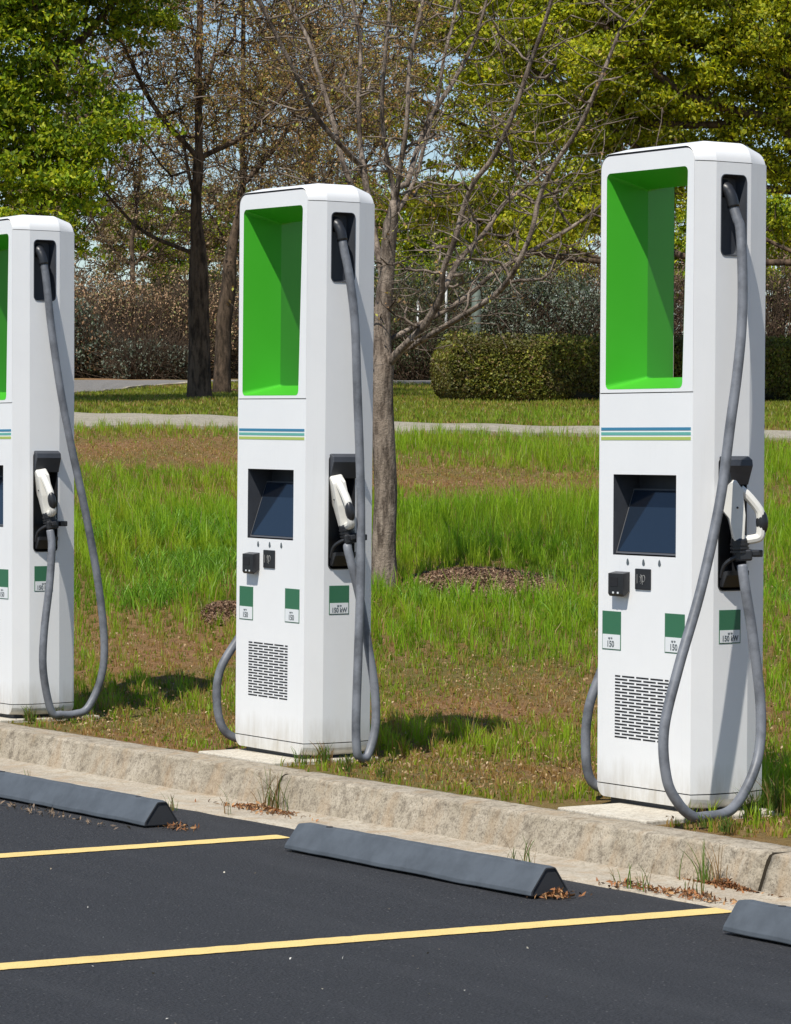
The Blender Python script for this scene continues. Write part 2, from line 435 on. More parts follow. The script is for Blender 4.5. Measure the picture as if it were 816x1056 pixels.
# ------------------------------------------------------------------ charging station
W_ = .587; SC = .025; Y1, Y2, Y3 = .087, .259, .36; XO = W_/2   # local x: front panel spans -W_/2..W_/2
def lx(x): return x+XO                                           # measured from the front right edge
def text_mesh(s, size, bold=0):
    cu = bpy.data.curves.new('t', 'FONT'); cu.body = s; cu.size = size; cu.extrude = .0004; cu.offset = bold
    cu.align_x = 'CENTER'; o = bpy.data.objects.new('t', cu); COL.objects.link(o)
    dg = bpy.context.evaluated_depsgraph_get(); me = bpy.data.meshes.new_from_object(o.evaluated_get(dg))
    bpy.data.objects.remove(o); return me
TXT = {}
def put_text(s, size, name, loc, rot, m, parent, bold=0, sx=1):
    me = text_mesh(s, size, bold); o = link(name, me, m, parent); o.location = loc; o.rotation_euler = rot; o.scale = (sx, 1, 1); return o
def sticker(root, side, c0, c1, z0, z1, base):
    """side 'front': spans x c0..c1 at y=base ; 'side': spans y c0..c1 at x=base"""
    bm = bmesh.new(); t = .0012
    if side == 'front':
        bm_box(bm, (c0, base-t, z0), (c1, base, z1))
    else: bm_box(bm, (base, c0, z0), (base+t, c1, z1))
    st = obj('sticker', bm, M['st_green'], root)
    zz = z0+(z1-z0)*.40; e = .004
    bm = bmesh.new()
    if side == 'front': bm_box(bm, (c0+e, base-2*t, z0+e), (c1-e, base-t, zz))
    else: bm_box(bm, (base+t, c0+e, z0+e), (base+2*t, c1-e, zz))
    obj('white_field', bm, M['st_white'], st)
    h = zz-z0; w = c1-c0
    for s, size, dz, off, bold in (('150 kW' if side == 'side' else '150', .030 if side == 'side' else .034, .20, -.012, .0006), ('up to', .0135, .70, -.014, .0002)):
        if side == 'front': put_text(s, size, 'lettering', (c0+w/2+off*.4, base-2*t-.0006, z0+h*dz), (R(90), 0, 0), M['ink'], st, bold, .95)
        else: put_text(s, size, 'lettering', (base+2*t+.0006, c0+w/2, z0+h*dz), (R(90), 0, R(90)), M['ink'], st, bold, .82)
    return st
def recess(root, name, sgn, y0, y1, z0, z1, depth, r, m, taper=.012):
    x = XO+SC
    lo = rrect([(y0, z0), (y1, z0), (y1, z1), (y0, z1)], r)
    def ring(d, k): 
        return [(sgn*(x-d), (y0+y1)/2+(a-(y0+y1)/2)*k, (z0+z1)/2+(b-(z0+z1)/2)*(1-(1-k)*.3)) for a, b in lo]
    bm = bmesh.new()
    # lip standing slightly proud, then the funnel and its floor
    bm_loft(bm, [ring(0, 1.0), ring(-.003, 1.0), ring(-.003, .95), ring(.01, .93), ring(depth, .8)], False, True)
    return obj(name, bm, m, root)
def loop3(pts, y): return [(lx(a), y, b) for a, b in pts]
OPEN0 = rrect([(-.549, 1.632), (-.067, 1.632), (-.040, 2.482), (-.549, 2.484)], .022)
OPENM = rrect([(-.527, 1.680), (-.085, 1.680), (-.070, 2.430), (-.527, 2.430)], .010)
OPENB = rrect([(-.572, 1.640), (-.030, 1.640), (-.030, 2.475), (-.572, 2.475)], .018)
def build_charger(cable_pts, side_cable, gun_pose):
    root = empty('charging_station', (0, 0, 0))
    H = 2.560
    # upper face with the see-through opening
    bm = bmesh.new()
    top = rrect([(-.585, 1.6185), (-.002, 1.6185), (-.002, H-.0085), (-.585, H-.0085)], [0, 0, .052, .052], 8)
    bm_holes(bm, [loop3(top, 0), loop3(OPEN0, 0)])
    bm_loft(bm, [loop3(top, 0), loop3(top, .012)])
    obj('upper_panel', bm, M['white'], root)
    bm = bmesh.new()
    o0 = loop3(OPEN0, -.0005)
    bm_loft(bm, [o0, loop3(OPENM, .19), loop3(OPENB, Y3-.002)])
    obj('opening_lining', bm, M['green'], root)
    # lower face with the screen recess
    bm = bmesh.new(); SCR = [(-.494, .980), (-.099, .980), (-.099, 1.297), (-.494, 1.297)]
    low = [(-.587, .0745), (0, .0745), (0, 1.6145), (-.587, 1.6145)]
    bm_holes(bm, [loop3(low, 0), loop3(SCR, 0)]); bm_loft(bm, [loop3(low, 0), loop3(low, .01)])
    obj('lower_panel', bm, M['white'], root)
    # side skins: chamfer, side (with recesses), rear chamfer
    bm = bmesh.new()
    for sg in (1, -1):
        xa, xb, xc = sg*XO, sg*(XO+SC), sg*(XO-.005)
        z0, z1 = .0745, 2.4985
        for (p, q) in (((xa, 0), (xb, Y1)), ((xb, Y2), (xc, Y3))):
            vs = [bm.verts.new((p[0], p[1], z0)), bm.verts.new((q[0], q[1], z0)), bm.verts.new((q[0], q[1], z1)), bm.verts.new((p[0], p[1], z1))]
            bm.faces.new(vs)
        lo = [(xb, Y1, z0), (xb, Y2, z0), (xb, Y2, z1), (xb, Y1, z1)]
        h1 = [(xb, a, b) for a, b in rrect([(.109, 2.140), (.236, 2.140), (.236, 2.453), (.109, 2.453)], .022)]
        h2 = [(xb, a, b) for a, b in rrect([(.107, .853), (.247, .853), (.247, 1.366), (.107, 1.366)], .022)]
        bm_holes(bm, [lo, h1, h2])
    # back skin round the opening
    xr = XO-.005
    bm_holes(bm, [[(-xr, Y3, .0745), (xr, Y3, .0745), (xr, Y3, 2.4985), (-xr, Y3, 2.4985)], [(lx(a), Y3, b) for a, b in OPENB]])
    obj('side_housing', bm, M['white'], root)
    # cap: rounded shoulders, chamfered fore and aft
    def prof(xh, zt, r, zb):
        pts = rrect([(xh, zb-.3), (xh, zt), (-xh, zt), (-xh, zb-.3)], [0, r, r, 0], 8)[1:-1]
        return [(xh, zb)]+pts+[(-xh, zb)]
    bm = bmesh.new(); zb = 2.5015
    rings = []
    for y, xh, zt, r in ((0, XO, H, .058), (.003, XO+.001, H+.002, .058), (Y1, XO+SC, 2.583, .082), (Y2, XO+SC, 2.583, .082), (Y3-.004, XO-.004, H-.004, .075), (Y3, XO-.009, H-.010, .07)):
        rings.append([(a, y, b) for a, b in prof(xh, zt, r, zb)])
    bm_loft(bm, rings, False, True, closed=False)
    # front rim of the cap
    cp = obj('top_cap', bm, M['white'], root)
    soften(cp, 14)
    # dark band painting the shade in the gap between cap and front panel
    bm = bmesh.new()
    ga = [(a, .0035, b) for a, b in [(XO-.0005, 1.62), *rrect([(XO-.0005, 2.3), (XO-.0005, H-.001), (-XO+.0005, H-.001), (-XO+.0005, 2.3)], [0, .058, .058, 0], 8)[1:-1], (-XO+.0005, 1.62)]]
    gb = [(a, .0035, b) for a, b in [(XO-.012, 1.62), *rrect([(XO-.012, 2.3), (XO-.012, H-.02), (-XO+.012, H-.02), (-XO+.012, 2.3)], [0, .05, .05, 0], 8)[1:-1], (-XO+.012, 1.62)]]
    bm_loft(bm, [ga, gb], closed=False); obj('panel_gap_shade', bm, M['slot'], root)
    # foot skirt with rounded lower corners
    def profb(xh, zbm, r):
        return [(xh, .0705)]+rrect([(xh, .3), (xh, zbm), (-xh, zbm), (-xh, .3)], [0, r, r, 0], 6)[1:-1]+[(-xh, .0705)]
    bm = bmesh.new(); rings = []
    for y, xh, zt in ((0, XO, .008), (Y1, XO+SC, .002), (Y2, XO+SC, .002), (Y3, XO-.005, .008)):
        rings.append([(a, y, b+.012) for a, b in profb(xh, zt, .048)])
    for r_ in rings: r_[0] = (r_[0][0], r_[0][1], .0705); r_[-1] = (r_[-1][0], r_[-1][1], .0705)
    bm_loft(bm, rings, True, True, closed=False)
    soften(obj('foot_skirt', bm, M['white'], root), 14)
    bm = bmesh.new(); bm_box(bm, (-XO+.05, .03, -.01), (XO-.04, Y3-.03, .04)); obj('plinth', bm, M['dark'], root)
    # stripes
    for k, (m, za, zb2) in enumerate(((M['s_blue'], 1.470, 1.4815), (M['s_teal'], 1.4515, 1.463), (M['s_lime'], 1.432, 1.4445))):
        bm = bmesh.new(); bm_box(bm, (-XO+.012, -.0012, za), (XO-.012, 0.0, zb2)); obj('stripe', bm, m, root)
    # screen
    bm = bmesh.new()
    a = SCR; dpt = .13
    bm_loft(bm, [loop3(a, .0), loop3(a, dpt)], False, True)
    hs = obj('screen_recess', bm, M['dark'], root)
    bm = bmesh.new()
    def q(x, t, off=0): return (lx(x), .012+.088*t+off, .986+.255*t)
    vs = [bm.verts.new(p) for p in (q(-.492, 0), q(-.101, 0), q(-.101, 1), q(-.492, 1))]; bm.faces.new(vs)
    r = bmesh.ops.extrude_face_region(bm, geom=bm.faces[:]); bmesh.ops.translate(bm, vec=(0, .012, 0), verts=[g for g in r['geom'] if isinstance(g, bmesh.types.BMVert)])
    sf = obj('screen', bm, M['screen_frame'], root)
    bm = bmesh.new()
    vs = [bm.verts.new(p) for p in (q(-.484, .035, -.002), q(-.106, .035, -.002), q(-.106, .975, -.002), q(-.484, .975, -.002))]; bm.faces.new(vs)
    obj('display_glass', bm, M['glass'], sf)
    # three indicator marks
    for x in (-.398, -.298, -.198):
        bm = bmesh.new()
        drop = [(math.cos(t)*.0085+lx(x), .950+math.sin(t)*.0085) for t in np.linspace(-math.pi, 0, 7)]+[(lx(x)+.004, .962), (lx(x), .968), (lx(x)-.006, .963)]
        prism(bm, drop, -.0015, .0)
        obj('indicator_mark', bm, M['ink'], root)
    # card reader and contactless pad
    bm = bmesh.new()
    prism(bm, [(0, .915), (-.037, .908), (-.037, .828), (-.030, .818), (0, .838)], lx(-.478), lx(-.384), 'YZ', .003)
    cr = obj('card_reader', bm, M['black'], root)
    bm = bmesh.new(); bm_box(bm, (lx(-.465), -.0385, .857), (lx(-.415), -.0368, .893)); obj('reader_window', bm, M['slot'], cr)
    for x in (-.448, -.418):
        bm = bmesh.new(); bm_box(bm, (lx(x), -.0385, .829), (lx(x)+.010, -.0368, .836))
        obj('reader_light', bm, M['st_white'], cr)
    bm = bmesh.new(); bm_box(bm, (lx(-.347), -.006, .848), (lx(-.249), 0, .930), .003)
    npad = obj('contactless_pad', bm, M['black'], root)
    bm = bmesh.new()
    for rad_, a0, a1, cx in ((.012, -60, 60, -.318), (.020, -60, 60, -.318)):
        pts = [(lx(cx)+rad_*math.cos(R(t)), -.0072, .889+rad_*math.sin(R(t))) for t in np.linspace(a0, a1, 8)]
        bm_tube(bm, pts, .0016, 5)
    bm_tube(bm, [(lx(-.290)+.009*math.cos(t), -.0072, .892+.013*math.sin(t)) for t in np.linspace(-2.2, 2.2, 10)], .0016, 5)
    bm_tube(bm, [(lx(-.297), -.0072, .868), (lx(-.297), -.0072, .905)], .0016, 5)
    bm_tube(bm, [(lx(-.330), -.0072, .872), (lx(-.330), -.0072, .908)], .0016, 5)
    obj('contactless_symbol', bm, M['pale_ink'], npad)
    # stickers
    sticker(root, 'front', lx(-.559), lx(-.439), .603, .756, 0)
    sticker(root, 'front', lx(-.162), lx(-.040), .610, .763, 0)
    sticker(root, 'side', .115, .221, .650, .780, XO+SC)
    # ventilation slots: dark raised inlays painting the shade of open holes
    bm = bmesh.new(); nrow = 20
    for i in range(nrow):
        z = .262+i*(.240/(nrow-1)); x = -.475; end = -.137
        off = (i % 2)*.045
        x0 = x-off
        while x0 < end-.01:
            xa, xb = max(x0, x), min(x0+.078, end)
            if xb-xa > .012: bm_box(bm, (lx(xa), -.0008, z-.0031), (lx(xb), .0, z+.0031))
            x0 += .090
    tag(obj('ventilation_grille', bm, M['slot'], root))
    # sides: upper recess, holster, hood, cup, connector, cable
    for sg in (1, -1):
        recess(root, 'cable_recess', sg, .109, .236, 2.140, 2.453, .050, .022, M['dark'])
        recess(root, 'holster', sg, .107, .247, .853, 1.366, .085, .022, M['black'])
        x = XO+SC
        bm = bmesh.new()
        prism(bm, [(sg*(x-.06), 1.355), (sg*(x+.006), 1.372), (sg*(x+.030), 1.358), (sg*(x+.034), 1.335), (sg*(x+.006), 1.262), (sg*(x-.06), 1.262)], .112, .252, 'XZ', .004)
        obj('holster_hood', bm, M['dark'], root)
        bm = bmesh.new()
        prism(bm, [(sg*(x-.04), .862), (sg*(x+.012), .868), (sg*(x+.040), .915), (sg*(x+.040), .932), (sg*(x-.04), .922)], .120, .232, 'XZ', .005)
        arc = spline([(sg*(x+.0), .122, .905), (sg*(x+.022), .124, .955), (sg*(x+.055), .150, .985), (sg*(x+.075), .185, 1.0), (sg*(x+.060), .225, 1.005), (sg*(x+.0), .240, .985)], 5)
        bm_tube(bm, arc, .0085, 8)
        bm_box(bm, tuple(min(a, b) for a, b in zip((sg*(x+.045), .222, .985), (sg*(x+.085), .262, 1.012))), tuple(max(a, b) for a, b in zip((sg*(x+.045), .222, .985), (sg*(x+.085), .262, 1.012))), .004)
        obj('holster_cup', bm, M['black'], root)
        pts = cable_pts if sg == 1 else side_cable
        build_gun(root, sg, x, gun_pose if sg == 1 else (R(10), 1, 4))
        mir = (lambda p: (lx(p[0]), p[1], p[2])) if sg == 1 else (lambda p: (-(p[0]+XO), p[1], p[2]))
        P = [mir(p) for p in pts]
        gl = [(sg*(x-.048), .148, 2.392), (sg*(x-.030), .146, 2.400), (sg*(x-.008), .148, 2.392), (sg*(x+.008), .154, 2.365), (sg*(x+.016), .159, 2.325)]
        full = [gl[-2], gl[-1]]+P
        sp = spline(full, 10)
        bm = bmesh.new(); bm_tube(bm, sp, .0198, 14)
        cb = obj('cable', bm, M['cable'], root, smooth=True)
        bm = bmesh.new(); bm_tube(bm, spline(gl, 4), [.030]*7+[.027]*2+[.0235]*8, 14)
        bm_tube(bm, spline(gl, 4)[2:6], .036, 14)
        gs = obj('cable_gland', bm, M['black'], cb, smooth=True)
    return root
def build_gun(root, sg, x, pose):
    yawg, kind, lean = pose
    nx, ny, nz = (x+.050)*sg, .172, 1.045
    g = bmesh.new()
    # profile in local (a, z): a = toward the hand loop
    if kind == 0:
        body = rrect([(-.028, .0), (.020, .0), (.028, .08), (.034, .14), (-.022, .238), (-.052, .243), (-.060, .215), (-.062, .150), (-.040, .095)], .008, 3)
        th = .027
    else:
        body = rrect([(-.024, .0), (.018, .0), (.022, .100), (.014, .200), (-.012, .240), (-.034, .224), (-.068, .190), (-.070, .130), (-.040, .090)], .009, 3)
        th = .030
    prism(g, body, -th, th, 'XZ', .009)
    if kind == 0:
        outer = spline([(-.026, .225), (.018, .190), (.052, .125), (.060, .070), (.048, .018), (.010, .004)], 5)
        rads = [.012]*len(outer)
    else:
        outer = spline([(.008, .200), (.036, .174), (.072, .128), (.084, .098), (.084, .040), (.076, .014), (.045, .006), (.008, .004)], 5)
    rings = []
    bm_tube(g, [(a, 0, b) for a, b in outer], .0185, 10)
    M4 = Matrix.Translation((nx, ny, nz)) @ Matrix.Rotation(yawg if sg == 1 else math.pi-yawg, 4, 'Z') @ Matrix.Rotation(R(lean), 4, 'X') @ Matrix.Rotation(R(-2), 4, 'Y')
    g.transform(M4); gun = obj('charging_connector', g, M['gun'], root, smooth=False)
    bm = bmesh.new(); gx, gz = (.062, .085) if kind == 0 else (.089, .070)
    bmesh.ops.create_uvsphere(bm, u_segments=14, v_segments=10, radius=1)
    bmesh.ops.scale(bm, vec=(.024, .0215, .048), verts=bm.verts[:]); bmesh.ops.translate(bm, vec=(gx, 0, gz), verts=bm.verts[:]); bm.transform(M4)
    obj('grip_pad', bm, M['black'], gun, smooth=True)
    bm = bmesh.new()
    bm_tube(bm, [(0, 0, .012), (0, 0, .004), (0, 0, -.03), (.004, 0, -.075)], [.031, .034, .033, .026], 14)
    for z in (-.008, -.022, -.036): bm_tube(bm, [(0, 0, z), (0, 0, z-.007)], .037, 14)
    bm_box(bm, (-.02, -.03, -.075), (.045, .03, -.03), .008); bm_box(bm, (.02, -.012, -.058), (.075, .012, -.036), .004)
    bm.transform(M4); obj('connector_collar', bm, M['black'], gun)
    bm = bmesh.new(); bm_tube(bm, [(-.04, 0, .21), (-.045, 0, .262)], [.020, .018], 12); bm.transform(M4); obj('connector_nose', bm, M['black'], gun)
    for sy in (-1, 1):
        bm = bmesh.new()
        bmesh.ops.create_uvsphere(bm, u_segments=8, v_segments=6, radius=.0045, matrix=Matrix.Translation((-.008, sy*(.0275 if kind == 0 else .0305), .13)))
        bm.transform(M4); obj('screw', bm, M['black'], gun)

cab3 = [(.060, .162, 2.28), (.075, .166, 2.233), (.105, .153, 2.046), (.125, .133, 1.86), (.140, .100, 1.68), (.150, .062, 1.50), (.168, -.003, 1.196), (.195, -.114, .869), (.225, -.242, .583), (.245, -.325, .353), (.265, -.326, .174), (.280, -.282, .082), (.285, -.225, .034), (.285, -.170, .026), (.270, -.013, .048), (.225, .137, .202), (.190, .188, .40), (.155, .176, .676), (.128, .160, .86), (.105, .160, .955)]
cab2 = [(.055, .160, 2.28), (.085, .172, 2.15), (.105, .188, 1.95), (.125, .190, 1.67), (.145, .199, 1.237), (.175, .185, .85), (.215, .150, .50), (.245, .122, .20), (.262, .116, .07), (.258, .135, .028), (.245, .185, .036), (.228, .236, .16), (.205, .246, .32), (.175, .231, .502), (.150, .195, .74), (.110, .162, .93), (.095, .166, .965)]
cab1 = [(.055, .165, 2.25), (.075, .185, 2.0), (.100, .225, 1.68), (.125, .272, 1.404), (.150, .345, 1.05), (.168, .410, .68), (.175, .440, .383), (.175, .420, .20), (.175, .345, .055), (.175, .27, .026), (.175, .19, .026), (.175, .133, .048), (.175, .088, .25), (.170, .095, .45), (.145, .140, .70), (.120, .165, .88), (.100, .166, .965)]
def side(p3, p4): 
    return [(.060, .17, 2.25), (.10, .19, 1.95), (.13, .20, 1.5), (.15, .20, 1.1), (.16, .18, .80)]+p3+p4+[(.15, .165, .80), (.11, .165, .965)]
left_c = [side([(.115+a, .16, .58), (.12+a, .12-b, .36), (.115+a, .10-b, .18)], [(.11+a*.7, .10-b*.6, .06), (.10, .14, .028), (.10, .22, .06), (.115, .23, .25), (.14, .19, .50)]) for a, b in ((.035, .045), (.050, .10), (.02, .04))]
labels = ['white charging station nearest the right edge with its cable looped out over the kerb',
          'middle white charging station directly in front of the bare grey tree trunk',
          'white charging station cut off by the left edge, its cable swung over the grass']
for i, (cx, cy, ln, dx) in enumerate(CH):
    cabs = (cab3, cab2, cab1)[i]; pose = ((R(58), 1, 0), (R(-14), 1, 11), (R(-10), 1, 9))[i]
    o = build_charger(cabs, left_c[i], pose)
    o.location = (cx-XO+dx, cy, .006); o.rotation_euler = (0, ln, 0)
    tag(o, labels[i], 'charging station', 'charging stations along the kerb')

# ------------------------------------------------------------------ wheel stops
def wheel_stop(x0, x1, y0, label):
    L = x1-x0; root = empty('wheel_stop', ((x0+x1)/2, y0+.08, AZ+.003))
    bm = bmesh.new(); n = 60
    prof = rrect([(-.085, .006), (.085, .006), (.080, .022), (.024, .104), (-.020, .104), (-.082, .022)], [.004, .004, .008, .014, .014, .008], 3)
    rings = []
    for i in range(n+1):
        x = -L/2+L*i/n; k = .965 if i in (0, n) else 1
        rings.append([(x, y*k+wob(x+x0, y, z, .003, 5), .008+(z-.008)*k+wob(x+x0, y, z+5, .003, 6)) for y, z in prof])
    bm_loft(bm, rings); obj('stop_body', bm, M['stop'], root, smooth=False)
    for e, rg in ((-1, rings[0]), (1, rings[-1])):
        bm = bmesh.new(); c = (rg[0][0]-e*.012, 0, .05)
        inn = [(rg[0][0]+e*.001, y*.9, .055+(z-.055)*.9) for _, y, z in rg]
        inn2 = [(a[0]-e*.004, a[1]*.97, a[2]) for a in inn]
        bm_loft(bm, [rg, inn, inn2], False, True); obj('end_cap', bm, M['stop_end'], root)
    for xx in (-L*.38, L*.38):
        bm = bmesh.new(); bm_tube(bm, [(xx, 0, .085), (xx, 0, .1055)], .013, 10)
        obj('anchor_bolt', bm, M['stop_end'], root)
    tag(root, label, 'wheel stop', 'wheel stops in front of the kerb')
wheel_stop(-13.30, -11.68, 6.60, 'dark grey wheel stop left of the upper yellow line, cut off by the left edge')
wheel_stop(-10.745, -9.14, 6.69, 'dark grey wheel stop lying whole between the two yellow lines')
wheel_stop(-8.16, -6.54, 6.735, 'dark grey wheel stop cut off by the right edge of the picture')

# ------------------------------------------------------------------ grass
def fbm(x, y, sc, seed=0, oct=3):
    """cheap value noise on a lattice"""
    out = 0; amp = 1; tot = 0
    for o in range(oct):
        g = np.random.default_rng(seed*31+o).random((256, 256))
        a = x*sc*(2**o); b = y*sc*(2**o)
        i = np.floor(a).astype(int); j = np.floor(b).astype(int); fa = a-i; fb = b-j
        fa = fa*fa*(3-2*fa); fb = fb*fb*(3-2*fb)
        g0 = g[i % 256, j % 256]; g1 = g[(i+1) % 256, j % 256]; g2 = g[i % 256, (j+1) % 256]; g3 = g[(i+1) % 256, (j+1) % 256]
        out = out+amp*((g0*(1-fa)+g1*fa)*(1-fb)+(g2*(1-fa)+g3*fa)*fb); tot += amp; amp *= .5
    return out/tot
# worn and lush patches, placed on the ground
PATCH = []
for (u, v, ru, amt) in [(110, 462, 1.5, -1), (170, 470, 1.7, -1), (225, 470, 1.5, -.9), (120, 530, 1.2, .8), (180, 560, 1.2, .9), (220, 560, 1.2, .9), (130, 610, .8, .5),
                        (215, 600, .7, -.6), (150, 665, .6, -.6), (200, 690, .6, -.6), (100, 690, .5, -.2), (180, 745, .7, -1), (90, 752, .5, -.7), (240, 745, .5, -.8), (120, 770, .4, -.8),
                        (430, 492, 1.3, -.9), (480, 495, 1.4, -.9), (530, 490, 1.0, -.5), (450, 540, 1.3, .9), (560, 545, 1.5, .9), (570, 480, 1.3, .6), (600, 540, 1.2, .9), (500, 570, 1.0, .8),
                        (450, 650, .8, .1), (580, 640, .8, .4), (520, 700, .9, -.9), (560, 730, .7, -.9), (450, 730, .6, -.6), (420, 790, .6, -.5), (470, 800, .6, -1), (540, 800, .6, -1), (600, 790, .5, -.4),
                        (420, 460, 1.2, .6), (800, 560, 1.2, .9), (800, 480, 1.5, .9), (800, 690, .7, -.8), (790, 860, .4, -.7), (500, 610, .6, .3), (610, 700, .6, -.2)]:
    p = ground_at(u, v); PATCH.append((p[0], p[1], ru, amt))
def lush(x, y):
    v = .50+.55*(fbm(x, y, .9, 1)-.5)+.35*(fbm(x, y, 3.2, 2)-.5)
    for px, py, r, a in PATCH: v = v+a*.42*np.exp(-((x-px)**2+(y-py)**2)/(r*r*.6))
    return np.clip(v, 0, 1)
MUL = [ground_at(502, 603), ground_at(236, 632), ground_at(232, 405)]
def in_mulch(x, y, grow=0):
    s = (x-MUL[0][0])*-.831+(y-MUL[0][1])*.556; l = (x-MUL[0][0])*.556+(y-MUL[0][1])*.831
    a = (s/(.62+grow))**2+(l/(.46+grow))**2 < .9+1.3*(fbm(x, y, 4, 5)-.5)
    s = (x-MUL[1][0])*-.831+(y-MUL[1][1])*.556; l = (x-MUL[1][0])*.556+(y-MUL[1][1])*.831
    b = (s/(.36+grow))**2+(l/(.16+grow))**2 < .8+.9*(fbm(x, y, 5, 6)-.5)
    s = (x-MUL[2][0])*-.831+(y-MUL[2][1])*.556; l = (x-MUL[2][0])*.556+(y-MUL[2][1])*.831
    return a | b | ((s/1.2)**2+(l/.55)**2 < 1)
PATH_N = [ground_at(u, v) for u, v in [(-160, 441), (75, 442), (245, 442.5), (408, 447), (612, 450), (816, 455), (980, 459)]]
PATH_F = [ground_at(u, v) for u, v in [(-160, 426), (75, 427.5), (245, 432.5), (408, 437.5), (612, 442), (816, 447), (980, 451)]]
def sdist(x, y): return x*(-math.sin(YAW))+y*math.cos(YAW)
def lat(x, y): return x*math.cos(YAW)+y*math.sin(YAW)
def path_band(x, y, e=.0):
    s = sdist(x, y); u = 408+F*lat(x, y)/s
    un = [408+F*lat(p[0], p[1])/sdist(p[0], p[1]) for p in PATH_N]
    a = np.interp(u, un, [sdist(p[0], p[1]) for p in PATH_N]); b = np.interp(u, un, [sdist(p[0], p[1]) for p in PATH_F])
    return a-e, b+e, s
ROAD_N = [ground_at(u, v) for u, v in [(-160, 419), (0, 413), (75, 407.5), (130, 402), (190, 396.5), (300, 395.8), (420, 395.8), (520, 396)]]
ROAD_F = [ground_at(u, v) for u, v in [(-160, 393), (0, 393), (75, 393), (130, 393), (190, 393.2), (300, 393.3), (420, 393.4), (520, 393.5)]]
def road_band(x, y):
    s = sdist(x, y); u = 408+F*lat(x, y)/s
    un = [408+F*lat(p[0], p[1])/sdist(p[0], p[1]) for p in ROAD_N]
    return np.interp(u, un, [sdist(p[0], p[1]) for p in ROAD_N]), s, u
def grass_field(name, s0, s1, dens0, sref, dpow, hfun, wfun, mown=False, seed=3, kerbside=True):
    g = np.random.default_rng(seed)
    ngrid = 60; ss = np.linspace(s0, s1, ngrid); out = []
    for a, b in zip(ss[:-1], ss[1:]):
        sm = (a+b)/2; area = (b-a)*1160/F*sm; n = int(area*dens0*(sref/sm)**dpow)
        s = g.uniform(a, b, n); u = g.uniform(-170, 990, n); l = (u-408)/F*s
        out.append(np.stack([-s*math.sin(YAW)+l*math.cos(YAW), s*math.cos(YAW)+l*math.sin(YAW)], 1))
    P = np.concatenate(out); x, y = P[:, 0], P[:, 1]
    # clump: pull blades towards tuft centres
    cell = .10 if not mown else .12
    ci = np.floor(x/cell); cj = np.floor(y/cell); h = np.sin(ci*12.9898+cj*78.233)*43758.5453; h = h-np.floor(h)
    h2 = np.sin(ci*39.35+cj*11.13)*24634.63; h2 = h2-np.floor(h2)
    tx = (ci+h)*cell; ty = (cj+h2)*cell; k = .45
    x = x*(1-k)+tx*k; y = y*(1-k)+ty*k
    L = lush(x, y) if not mown else np.clip(.6+.6*(fbm(x, y, .6, 8)-.5)+.3*(fbm(x, y, 3, 9)-.5), 0, 1)
    keep = (y > 7.665)
    keep &= g.random(len(x)) < np.clip(.92+.4*L, 0, 1)
    for cx, cy, _, _ in CH:
        keep &= ~((x > cx-.70) & (x < cx+.02+.10*(cy > 7.9)) & (y > 7.6) & (y < cy+.47))
        keep &= ~((x > cx-.9) & (x < cx+.3) & (y > 7.6) & (y < cy+.3) & (g.random(len(x)) < .35))
    keep &= ~in_mulch(x, y)
    a, b, s = path_band(x, y); keep &= ~((s > a) & (s < b))
    ra, s, u = road_band(x, y); keep &= ~(s > ra-.1)
    near = np.clip((y-7.67)/.55, 0, 1)
    x, y, L, near = x[keep], y[keep], L[keep], near[keep]
    hcl = (np.sin(np.floor(x/cell)*5.1+np.floor(y/cell)*3.7)*.5+.5)
    if kerbside: L = L*(.65+.35*near)
    H = hfun(L, hcl, g, len(x))*(.85+.15*near if kerbside else 1)
    Wd = wfun(L, g, len(x)); z = terrain(x, y)-.012
    ang = g.uniform(0, 2*math.pi, len(x)); lean = g.uniform(.05, .55, len(x))*H*(1.25-.5*L); la = g.uniform(0, 2*math.pi, len(x))+.0
    wx, wy = np.cos(ang)*Wd/2, np.sin(ang)*Wd/2; dx, dy = np.cos(la)*lean, np.sin(la)*lean
    V = np.zeros((len(x), 5, 3), np.float32)
    V[:, 0] = np.stack([x-wx, y-wy, z], 1); V[:, 1] = np.stack([x+wx, y+wy, z], 1)
    V[:, 2] = np.stack([x-wx*.8+dx*.35, y-wy*.8+dy*.35, z+H*.6], 1); V[:, 3] = np.stack([x+wx*.8+dx*.35, y+wy*.8+dy*.35, z+H*.6], 1)
    V[:, 4] = np.stack([x+dx, y+dy, z+H*np.sqrt(np.clip(1-(lean/H)**2*.5, .3, 1))], 1)
    i = np.arange(len(x))[:, None]*5
    q = np.concatenate([i, i+1, i+3, i+2], 1); t = np.concatenate([i+2, i+3, i+4], 1)
    r = g.random((len(x), 1)); r2 = g.random((len(x), 1)); Lc = L[:, None]
    big = fbm(x, y, 1.3, 4)[:, None]
    green = np.array([.14, .30, .012])*(1-r)+np.array([.27, .43, .018])*r
    green = green*(1-.5*np.clip(big*1.7-.5, 0, 1))+np.array([.38, .39, .03])*.5*np.clip(big*1.7-.5, 0, 1)
    if mown: green = np.array([.17, .23, .02])*(1-r)+np.array([.32, .36, .045])*r
    dry = np.array([.50, .34, .13])*(1-r)+np.array([.36, .19, .07])*r
    pdry = np.clip(.80-1.15*Lc, .02, .85)
    green = green*(.62+.62*hcl[:, None])
    C = np.where(r2 < pdry, dry, green)
    C = np.where((r2 > .985), np.array([.46, .40, .22]), C)
    C = np.repeat(C[:, None, :], 5, 1)
    return npmesh(name, V.reshape(-1, 3), [q, t], M['blade'], col=C.reshape(-1, 3))
def hf(L, c, g, n):
    h = .030+.155*np.clip(L*1.35-.25, 0, 1)**1.3
    return h*g.uniform(.5, 1.3, n)*(.55+1.0*c*c)
